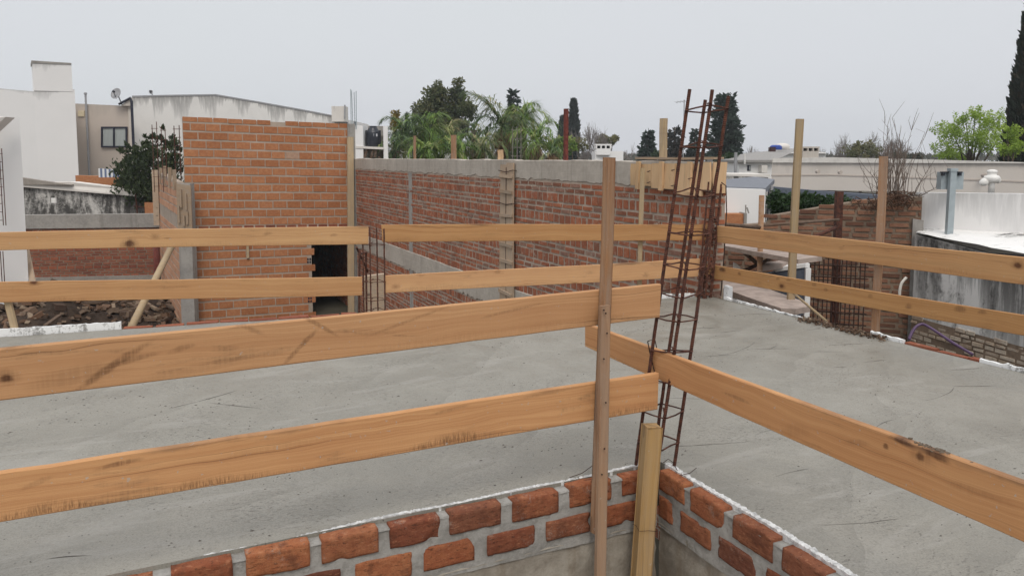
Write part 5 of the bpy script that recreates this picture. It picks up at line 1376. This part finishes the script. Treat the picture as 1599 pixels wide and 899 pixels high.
# ------------------------------------------------------------------ yard rubble
def heap(label,pts,h,mat,seed,n=700,smax=.16):
    r=random.Random(seed); mb=MB()
    k=40
    (x0,y0),(x1,y1)=pts
    vs=[];
    for i in range(k+1):
        for j in range(k+1):
            x=x0+(x1-x0)*i/k;y=y0+(y1-y0)*j/k
            e=min(i,j,k-i,k-j)/(k*.3); e=min(1,e)
            z=GZ+.01+h*e*(.55+.6*mn.noise((x*.7,y*.7,seed)))+.10*e*mn.noise((x*4,y*4,seed))
            vs.append((x,y,z))
    mb.add(vs,[(i*(k+1)+j,(i+1)*(k+1)+j,(i+1)*(k+1)+j+1,i*(k+1)+j+1) for i in range(k) for j in range(k)],mi=0)
    for q in range(n):
        i,j=r.randint(1,k-1),r.randint(1,k-1); p=Vector(vs[i*(k+1)+j])+Vector((r.uniform(-.1,.1),r.uniform(-.1,.1),r.uniform(0,.06)))
        s=r.uniform(.02,smax)*r.choice((.4,.6,1)); a=r.uniform(0,6.28);b=r.uniform(-.6,.6); e=r.uniform(1,2.2)
        X=Vector((math.cos(a)*math.cos(b),math.sin(a)*math.cos(b),math.sin(b))); Y=X.cross(Vector((.1,.2,1))).normalized(); Z=X.cross(Y)
        mb.box(p,X*s*e*.5,Y*s*.5,Z*s*.3,r.random(),1,s*.08)
    for q in range(90):
        i,j=r.randint(1,k-1),r.randint(1,k-1); p=Vector(vs[i*(k+1)+j])+UP*.1; a=r.uniform(0,6.28); L=r.uniform(.3,1.1); X=Vector((math.cos(a),math.sin(a),r.uniform(-.15,.25)))
        mb.box(p,X*L*.5,Vector((-X.y,X.x,0))*.04,UP*.03,r.choice((.55,.62,.95)),1)
    o=mb.build('rubble_heap',[M['soil'],M['debris']]); o['kind']='stuff'; tag(o,label,'rubble'); return o
heap('dark soil and rubble heap with broken bricks and offcuts in the back yard',((-9.5,14.0),(.9,25.2)),1.35,None,3,n=2600,smax=.24)
c=MB(); P=[at(52,487,20.),at(80,486,20.5),at(105,492,20.2),at(125,503,19.)]
c.prism([P[0],P[1],P[2],P[3],P[2]-UP*.10-FWD*.2,P[1]-UP*.1-FWD*.3,P[0]-UP*.1-FWD*.2],FWD*.3); tag(weld(c.build('broken_slab',M['coping'])),'pale broken slab lying on the rubble heap','slab')
# ------------------------------------------------------------------ trees
def leafq(mb,p,d,s,r,tint,w=.45,fold=.25):
    d=d.normalized(); n=d.cross(Vector((r.gauss(0,1),r.gauss(0,1),r.gauss(0,1))))
    if n.length<1e-3: n=Vector((1,0,0))
    n.normalize(); m_=d.cross(n)
    a=p;b=p+d*s*.5+n*s*w*.5+m_*s*fold*.3;c=p+d*s;e=p+d*s*.5-n*s*w*.5+m_*s*fold*.3
    mb.add([a,b,c,e],[(0,1,2,3)],tint)
def rv(r): 
    while True:
        v=Vector((r.uniform(-1,1),r.uniform(-1,1),r.uniform(-1,1)))
        if .02<v.length<1: return v.normalized()
def trunk_mesh(base,top,r0,r1,r,limbs=(),bend=.1):
    mb=MB(); P=[];Rd=[]
    for i in range(9):
        t=i/8; p=base.lerp(top,t)+Vector((math.sin(t*3+r.random())*bend*t,math.cos(t*2.3)*bend*t,0)); P.append(p);Rd.append(r0+(r1-r0)*t)
    mb.tube(P,Rd,8)
    for (f,e) in limbs:
        s=P[min(8,int(f*8))]; m_=s.lerp(e,.5)+Vector((0,0,.12*(e-s).length)); rr=(r0+(r1-r0)*f)*.55
        mb.tube([s,s.lerp(m_,.6),m_,e],[rr,rr*.8,rr*.6,rr*.2],6)
    return mb
def broad_tree(label,px,ytop,d,blobs,leafmat,seed,n=5200,ls=.16,group=None,name='broadleaf_tree',bark='bark',droop=.25,upright=0.):
    """blobs: (px, py, rx_px, ry_px) clumps of the crown"""
    r=random.Random(seed); base=at(px,HOR,d); base.z=GZ; k=d/F
    t=thing(name,label,'tree',base,group)
    B=[(at(x,y,d+r.uniform(-1,1)*a*k*.7),a*k,b*k) for x,y,a,b in blobs]
    top=at(px,min(q[1] for q in blobs)+10,d)
    tm=trunk_mesh(base,top.lerp(base,.25),.06*abs(top.z-base.z)/2+.05,.05,r,[(r.uniform(.45,.9),b[0]) for b in B for _ in (0,)],.12)
    tm.build('trunk',M[bark],t,smooth=True)
    mb=MB(); tot=sum(b[1]*b[2] for b in B)
    for c,a,b in B:
        m_=int(n*a*b/tot); sub=max(6,int(m_/45))
        for s_ in range(sub):
            v=rv(r); q=c+Vector((v.x*a,v.y*a,v.z*b))*(r.random()**.45)*(1+.22*mn.noise(v*2+Vector((seed,0,0))))
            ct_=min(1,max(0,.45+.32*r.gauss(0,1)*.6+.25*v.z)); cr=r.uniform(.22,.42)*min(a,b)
            for i in range(m_//sub):
                w=rv(r)*cr*r.random()**.5; p=q+w
                dr=(w.normalized()+rv(r)*.8+Vector((0,0,-droop+upright))).normalized()
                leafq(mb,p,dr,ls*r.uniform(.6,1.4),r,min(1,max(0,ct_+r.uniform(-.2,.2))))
    mb.build('crown',M[leafmat],t); return t
def conifer(label,px,ytop,d,wpx,leafmat,seed,n=26,dens=34,group=None,name='conifer_tree',ls=.34,ragged=.35,prof=None,ybot=250):
    r=random.Random(seed); base=at(px,HOR,d); base.z=GZ; k=d/F; top=at(px,ytop,d); Hh=top.z-base.z; W=wpx*k/2
    t=thing(name,label,'tree',base,group)
    trunk_mesh(base,top,.03*Hh+.04,.03,r,(),.02).build('trunk',M['bark'],t,smooth=True)
    mb=MB()
    zb=at(px,ybot,d).z-1.6
    for i in range(n):
        f=(i+r.random()*.6)/n; z=top.z-.05-(top.z-zb)*f
        prf=prof(f) if prof else min(1,.12+1.25*f)*(1-.0*f)
        nb=6+int(5*f)
        for j in range(nb):
            a=r.uniform(0,6.28); L=W*prf*r.uniform(1-ragged,1+ragged*.5); dirn=Vector((math.cos(a),math.sin(a),r.uniform(-.35,.15)))
            ct_=r.uniform(.1,.8)
            for q in range(int(dens*(.35+prf*.65)/2)):
                g_=r.random()**.6; p=Vector((base.x,base.y,z))+dirn*L*g_+Vector((r.gauss(0,.05),r.gauss(0,.05),r.gauss(0,.05)))*W-Vector((0,0,.15*g_*g_*L))
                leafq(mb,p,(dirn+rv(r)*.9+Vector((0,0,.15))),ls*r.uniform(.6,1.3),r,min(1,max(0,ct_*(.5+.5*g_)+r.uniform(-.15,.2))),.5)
    mb.build('crown',M[leafmat],t); return t
def cypress(label,px,ytop,d,wpx,leafmat,seed,n=5200,ls=.4,group=None,taper=.35,off=0.):
    r=random.Random(seed); base=at(px,HOR,d); base.z=GZ; k=d/F; top=at(px,ytop,d); W=wpx*k/2
    t=thing('cypress_tree',label,'tree',base,group)
    trunk_mesh(base,top,.18,.03,r,(),.0).build('trunk',M['bark'],t,smooth=True)
    mb=MB(); Hh=top.z-base.z-.6
    for i in range(n):
        f=r.random(); a=r.uniform(0,6.28)
        pr=(min(1,(1-f)/taper))**.6 if f>1-taper else 1.
        pr*=1-.1*(1-f)
        rad=W*pr*(1+.13*mn.noise((math.cos(a)*1.5,math.sin(a)*1.5,f*Hh*.9+seed)))*(.75+.28*r.random())
        p=Vector((base.x+math.cos(a)*rad,base.y+math.sin(a)*rad,base.z+.5+Hh*f))
        ct_=.5+.6*mn.noise((math.cos(a)*3,math.sin(a)*3,f*Hh*2+seed))
        leafq(mb,p,Vector((math.cos(a)*.3,math.sin(a)*.3,1))+rv(r)*.45,ls*r.uniform(.6,1.3),r,min(1,max(0,ct_+r.uniform(-.2,.2))),.4)
    mb.build('crown',M[leafmat],t); return t
def bare(label,px,ytop,d,wpx,seed,levels=5,group=None,mat='twig_far',spread=.55,name='bare_tree',leaf=None,r0=None,ybase=None,nb=4,up=.35):
    r=random.Random(seed); base=at(px,HOR,d); base.z=GZ if ybase is None else at(px,ybase,d).z; k=d/F; top=at(px,ytop,d); Hh=top.z-base.z
    t=thing(name,label,'tree',base,group); mb=MB(); tw=MB(); lf=MB()
    def grow(p,dirn,L,rad,lev):
        m_=mb if lev<=1 else tw
        q=p+dirn*L*.5+rv(r)*L*.06; e=q+(dirn+rv(r)*.2+Vector((0,0,.08))).normalized()*L*.5
        m_.tube([p,q,e],[rad,rad*.85,rad*.62],5 if lev<2 else 3,cap=False)
        if lev>=levels:
            if leaf:
                for _ in range(leaf[1]): leafq(lf,e+rv(r)*L*.6,rv(r)+Vector((0,0,-.1)),leaf[2]*r.uniform(.6,1.3),r,r.random(),.55)
            return
        for i in range(nb if lev>0 else nb+1):
            nd=(dirn+rv(r)*spread*1.5+Vector((0,0,up*.4))).normalized(); s=p.lerp(e,r.uniform(.45,1.)) if i else e
            grow(s,nd,L*r.uniform(.58,.82),rad*.58,lev+1)
    grow(base,Vector((0,0,1)),Hh*.36,r0 or (.035*Hh),0)
    # fit the spread to the photographed width and height
    allv=mb.v+tw.v+lf.v
    zmax=max(v[2] for v in allv); xs=[(Vector(v)-base).dot(RGT) for v in allv]; w_=max(max(xs),-min(xs))
    sz=Hh/(zmax-base.z); sx=(wpx*k/2)/w_
    for m_ in (mb,tw,lf): m_.v=[(base.x+(v[0]-base.x)*sx,base.y+(v[1]-base.y)*sx,base.z+(v[2]-base.z)*sz) for v in m_.v]
    mb.build('trunk',M[mat],t); tw.build('branches',M[mat],t)
    if leaf: lf.build('crown',M[leaf[0]],t)
    return t
def palm(label,px,py,d,seed,nf=22,L=2.3,leafmat='leaf_palm',group='palms behind the long brick wall',dry=5,extra=(),spread=1.,leafl=.62,arch=1.):
    r=random.Random(seed); c=at(px,py,d); base=Vector((c.x,c.y,GZ))
    t=thing('palm_tree',label,'palm',base,group)
    mb=MB(); P=[base.lerp(c,i/12) for i in range(13)]; mb.tube(P,[.17+.02*(i%2) for i in range(13)],9); mb.build('trunk',M['palm_bark'],t)
    cr=MB(); dr=MB()
    def frond(mbb,az,el,LL,dryf,arch=arch):
        hd=Vector((math.cos(az),math.sin(az),0)); p=c.copy(); e=el; n=24; pts=[p.copy()]
        for i in range(n):
            p=p+(hd*math.cos(e)+UP*math.sin(e))*(LL/n); e-=(.085 if not dryf else .06)*arch*(.35+1.6*i/n); e=max(e,-1.5); pts.append(p.copy())
        mbb.tube(pts,[.022*(1-.85*i/n) for i in range(n+1)],4,.55,cap=False)
        side=hd.cross(UP)
        tt=r.uniform(.0,.85)
        for i in range(2,n+1):
            f=i/n; ax=(pts[i]-pts[i-1]).normalized(); ll=leafl*1.35*(.5+.8*math.sin(math.pi*min(1,f*.86+.1)))*LL/2.3
            for s in (-1,1):
                for q in range(1+i%2):
                    dirn=(side*s*r.uniform(.4,.8)+ax*r.uniform(.5,.95)+UP*r.uniform(-.2,.35)).normalized()
                    p0=pts[i]-ax*r.uniform(0,LL/n); lq=ll*r.uniform(.6,1.2); p1=p0+dirn*lq*.5; dn=(dirn+rv(r)*.15+UP*r.uniform(-1.25,-.35)*(1.2 if dryf else 1)).normalized(); p2=p1+dn*lq*.75
                    w=side.cross(dirn).normalized() if abs(dirn.dot(side))<.98 else UP
                    wd=dirn.cross(UP).normalized()*.024
                    mbb.add([p0,p1+wd,p2,p1-wd],[(0,1,2,3)],min(1,max(0,tt+r.uniform(-.38,.42))))
    nf=int(nf*.8)
    for i in range(nf):
        az=i*2.39996+r.uniform(-.3,.3); el=1.4-1.75*(i/nf)**.9*spread+r.uniform(-.12,.12)
        frond(cr,az,el,L*r.uniform(.65,.95),False)
    for az,el,LL in extra: frond(cr,az,el,LL,False,.5)
    for i in range(dry): frond(dr,r.uniform(0,6.28),r.uniform(-1.15,-.6),L*r.uniform(.45,.75),True)
    cr.build('crown',M[leafmat],t)
    if dry: dr.build('dead_fronds',M['leaf_palmdry'],t)
    return t

VA=math.atan2(RGT.y,RGT.x)            # azimuth of 'right' in the photo
palm('palm with grey-green drooping fronds next to the water tank niche',632,214,38.,1,22,1.9,'leaf_palmdark',dry=3)
palm('low palm with yellowish outer fronds at the foot of the water tank niche',617,236,35.,2,14,1.7,'leaf_palmdark',dry=2,spread=1.1)
palm('full green palm below the big dark tree, left of the stick on the wall',666,206,39.,3,20,2.2,'leaf_palm',dry=3)
palm('short bright green palm with a dry brown sheath, second row by the wall',668,238,34.,4,16,1.5,'leaf_palm',dry=6)
palm('dark green palm directly under the big dark tree',698,216,41.,5,16,1.9,'leaf_palmdark',dry=3)
palm('low green palm right of the thin weathered stick on the wall',712,236,35.,6,16,1.6,'leaf_palm',dry=4)
palm('thin grey palm behind the one with the long arching frond',741,203,46.,7,8,1.9,'leaf_palmdark',dry=2)
palm('tallest palm, one long frond arching up to the left against the sky',786,200,38.,8,18,2.3,'leaf_palmdark',dry=9,extra=((VA+math.pi-.1,1.12,2.7),(VA+math.pi+.12,1.2,2.4),(VA+math.pi+.9,1.25,2.0)))
palm('low palm with mixed dry fronds left of the timber stub on the wall',752,232,36.,9,16,1.8,'leaf_palmdark',dry=7)
palm('upright bright green palm right of the tallest palm',818,184,40.,10,22,1.75,'leaf_palm',dry=2,spread=1.15)
palm('yellowish green bushy palm right of the pale rebar ladder',838,222,36.,11,18,1.9,'leaf_palm',dry=6)
palm('brown withered palm just left of the dark red steel post',862,240,34.,12,7,1.3,'leaf_palmdark',dry=18)
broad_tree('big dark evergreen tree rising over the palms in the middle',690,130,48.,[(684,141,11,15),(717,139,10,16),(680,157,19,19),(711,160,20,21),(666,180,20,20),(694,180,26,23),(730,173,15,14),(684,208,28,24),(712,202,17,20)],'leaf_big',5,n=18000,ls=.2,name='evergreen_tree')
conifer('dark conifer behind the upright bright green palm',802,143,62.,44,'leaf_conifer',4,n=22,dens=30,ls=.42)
broad_tree('small tree with ochre yellow foliage above the water tank niche',621,175,44.,[(619,180,7,9),(615,192,8,10),(624,196,6,8)],'leaf_yellow',7,n=900,ls=.16,name='yellow_tree')
for i,(x,y) in enumerate(((637,178),(648,174),(660,177))):
    cypress(('pointed small conifer, leftmost of three behind the first palms','pointed small conifer, middle and tallest of three behind the first palms','pointed small conifer, rightmost of three behind the first palms')[i],x,y,60.,11,'leaf_conifer',20+i,900,.3,'small pointed conifers behind the palms',.6)
broad_tree('low olive green bush at the right end of the palms',880,214,44.,[(870,224,18,11),(884,228,16,12),(862,232,14,10)],'leaf_palm',9,n=2200,ls=.16,name='bush')
cypress('tall slim cypress right of the dark red steel post',896,158,80.,14,'leaf_cypress',3,3600,.5,'distant cypresses')
cypress('shorter cypress half hidden by the dark red steel post',879,185,80.,12,'leaf_cypress',4,3000,.5,'distant cypresses')
broad_tree('feathery olive tree at the foot of the distant cypresses',897,214,50.,[(893,224,13,13),(905,228,12,12),(884,234,10,10)],'leaf_olive',12,n=1700,ls=.13,name='olive_tree')
bare('pale leafless tree between the cypresses and the white chimney',922,190,55.,74,5,5)
bare('small leafless tree right of the white chimney',985,222,50.,46,6,4)
broad_tree('flat-topped dark green tree behind the white chimney',950,215,60.,[(948,218,15,6),(958,217,10,6),(940,221,8,5)],'leaf_olive',14,n=1500,ls=.2,name='umbrella_tree')
conifer('squat pyramid conifer at the left end of the formwork panels',1012,205,66.,36,'leaf_conifer',6,24,34,ls=.40,ragged=.22)
conifer('brownish conifer behind the pale post on the formwork panels',1054,200,66.,32,'leaf_brownconifer',7,20,30,ls=.40,prof=lambda f:.55+.45*f)
conifer('thin ragged conifer seen through the tall rebar column',1085,202,66.,26,'leaf_conifer',8,18,22,ls=.38,ragged=.5)
conifer('tallest dark conifer behind the tall rebar column',1131,148,58.,58,'leaf_conifer',9,34,40,ls=.42,ragged=.3,prof=lambda f:.34+.66*min(1,f*1.5))
broad_tree('round green bush at the foot of the tallest dark conifer',1136,240,45.,[(1132,252,16,10),(1142,246,10,10)],'leaf_hedge',15,n=1500,ls=.15,name='bush')
broad_tree('low green bush between the pyramid conifer and the pale post',1030,236,60.,[(1028,241,8,6)],'leaf_hedge',16,n=500,ls=.18,name='bush')
bare('leafless grey tree behind the small white house with the hipped roof',1166,226,70.,50,9,5)
for i,(x,y,w_,s,lb) in enumerate(((1325,206,60,21,'grey leafless tree left of the twiggy bush against the sky'),(1358,203,62,22,'grey leafless tree right behind the brown timber post'),(1396,208,66,23,'grey leafless tree behind the tall twigs'),(1290,228,36,24,'small grey leafless tree right of the far chimney'))):
    bare(lb,x,y,62.+i*3,w_,s,5,'grey leafless trees on the right horizon')
broad_tree('olive mound-shaped tree under the grey leafless trees',1346,224,60.,[(1338,237,20,11),(1360,238,20,10),(1348,228,14,7)],'leaf_olive',17,n=2000,ls=.2,name='olive_tree')
broad_tree('low dark bush behind the roots of the tall twigs',1425,238,55.,[(1410,244,16,6),(1432,245,14,6)],'leaf_far',18,n=900,ls=.2,name='bush')
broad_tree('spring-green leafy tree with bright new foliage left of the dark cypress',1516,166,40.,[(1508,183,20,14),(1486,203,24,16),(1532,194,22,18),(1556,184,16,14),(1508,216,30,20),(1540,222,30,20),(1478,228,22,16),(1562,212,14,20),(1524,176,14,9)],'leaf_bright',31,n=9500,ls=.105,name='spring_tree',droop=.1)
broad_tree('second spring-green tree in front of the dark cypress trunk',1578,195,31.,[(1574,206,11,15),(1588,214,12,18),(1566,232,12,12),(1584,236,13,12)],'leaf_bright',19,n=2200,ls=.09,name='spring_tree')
broad_tree('bright green bush at the foot of the spring-green tree',1490,235,42.,[(1484,243,18,9),(1502,246,14,7)],'leaf_bright',33,n=1300,ls=.13,name='bush')
cypress('huge near black cypress cut by the right edge of the photo',1612,-40,34.,86,'leaf_nearcypress',6,16000,.36,None,.75)
# twiggy bush on the old wall
r=random.Random(3); bx=at(1402,312,9.75); t=thing('twiggy_bush','leafless bush of long upright twigs growing on top of the old brick wall','bush',bx); mb=MB()
for i in range(48):
    px=1402+r.gauss(0,15); tx=px+(px-1402)*r.uniform(.4,2.0)+r.uniform(-14,24); ty=r.uniform(178,290) if abs(tx-1415)<45 else r.uniform(232,300)
    a=at(px,r.uniform(306,318),9.75+r.uniform(-.15,.2)); e=at(tx,ty,9.75+r.uniform(-.4,.4)); m_=a.lerp(e,.5)+(RGT*(tx-px)*-.0012)+rv(r)*.03
    L=(e-a).length; rr=r.uniform(.004,.0075); P=smooth_pts([a,a.lerp(m_,.5)+rv(r)*.02,m_,m_.lerp(e,.5)+rv(r)*.02,e],2); mb.tube(P,[rr*(1-.75*i_/(len(P)-1)) for i_ in range(len(P))],4,cap=False)
    for q in range(r.randint(0,3)):
        s=P[r.randint(2,len(P)-2)]; mb.tube([s,s+rv(r)*.06+UP*.12,s+rv(r)*.1+UP*.28],[.004,.003,.0015],3,cap=False)
mb.build('twigs',M['twig'],t)
mb=MB()
for i in range(150):          # dead vine mat hanging over the wall top
    px=r.triangular(1322,1440,1412); a=at(px,r.uniform(298,318) if px>1370 else r.uniform(310,326),9.55+r.uniform(-.1,.12)); dv=RGT*r.uniform(-1,1)+UP*r.uniform(-.7,.35)+FWD*r.uniform(-.3,.2)
    P=[a,a+dv*.06+rv(r)*.03,a+dv*.13+rv(r)*.04-UP*.03]; mb.tube(P,[.008,.006,.003],3,cap=False)
mb.build('dead_vines',M['vine'],t)
# hedge in the patio and dark shrub at left
def shrub(label,name,cat,blobs,d,leafmat,seed,n,ls,up=.0):
    r=random.Random(seed); k=d/F; base=at(sum(b[0] for b in blobs)/len(blobs),HOR,d); base.z=GZ
    t=thing(name,label,cat,base); st=MB(); mb=MB(); tot=sum(b[2]*b[3] for b in blobs)
    for x,y,a,b in blobs:
        c=at(x,y,d); st.tube([base+RGT*((x-blobs[0][0])*k*.3),base.lerp(c,.6)+rv(r)*.05,c],[.05,.035,.012],5)
        m_=int(n*a*b/tot); sub=max(4,m_//30)
        for s in range(sub):
            v=rv(r); q=c+Vector((v.x*a*k,v.y*a*k,v.z*b*k))*r.random()**.4; ct_=r.random()*.7
            for i in range(m_//sub): leafq(mb,q+rv(r)*.6*min(a,b)*k*r.random(),rv(r)+UP*up+v*.3,ls*r.uniform(.6,1.3),r,min(1,ct_+r.uniform(0,.3)),.5)
    st.build('stem',M['bark'],t); mb.build('foliage',M[leafmat],t)
shrub('dark green shrub between the beige house and the orange wall','shrub','shrub',[(212,280,28,40),(240,262,22,44),(262,270,22,46),(198,250,9,30),(208,236,6,24),(232,226,6,26),(244,220,5,22),(256,226,6,26),(270,240,10,34),(222,240,7,26),(224,300,40,24),(250,300,30,26),(190,275,9,24),(196,292,14,20)],26.,'leaf_shrub',8,9500,.13,1.3)
for i,(x,y,w_) in enumerate(((1222,316,22),(1262,318,26),(1306,320,24))):
    shrub(('dark green hedge clump left of the tallest pale post under the awning','dark green hedge clump right of the tallest pale post','dark green hedge clump left of the rusty steel post')[i],'hedge_clump','hedge',[(x,y,w_,13),(x+8,y+12,w_,12)],15.,'leaf_hedge',40+i,2200,.10)
# far tree line closing the horizon
r=random.Random(2); mb=MB()
for i in range(9000):
    px=r.uniform(-250,1850); d=r.uniform(150,210); k=d/F; hh=(9+5*mn.noise((px*.012,1,0))+4*mn.noise((px*.05,7,0)))*.55
    p=at(px,HOR+5-r.random()**.7*max(1,hh),d); leafq(mb,p,rv(r)+UP*.3,1.2*r.uniform(.6,1.3),r,r.random(),.6)
o=mb.build('distant_trees',M['leaf_far']); o['kind']='stuff'; tag(o,'low line of distant trees along the horizon','tree line')
# ------------------------------------------------------------------ damp air
me=bpy.data.meshes.new('haze'); mb=MB(); mb.bbox((-425,-105,GZ-1),(525,475,26)); me.from_pydata(mb.v,[],mb.f)
hz=link(bpy.data.objects.new('haze',me)); hz['kind']='stuff'; tag(hz,'thin grey haze hanging over the roofs and trees','haze')
hm=bpy.data.materials.new('haze'); hm.use_nodes=True; hm.node_tree.nodes.clear()
ho=hm.node_tree.nodes.new('ShaderNodeOutputMaterial'); hv=hm.node_tree.nodes.new('ShaderNodeVolumePrincipled'); hv.inputs['Color'].default_value=(.94,.96,1,1); hv.inputs['Density'].default_value=.0008; hv.inputs['Anisotropy'].default_value=.2
hm.node_tree.links.new(hv.outputs[0],ho.inputs['Volume']); me.materials.append(hm)
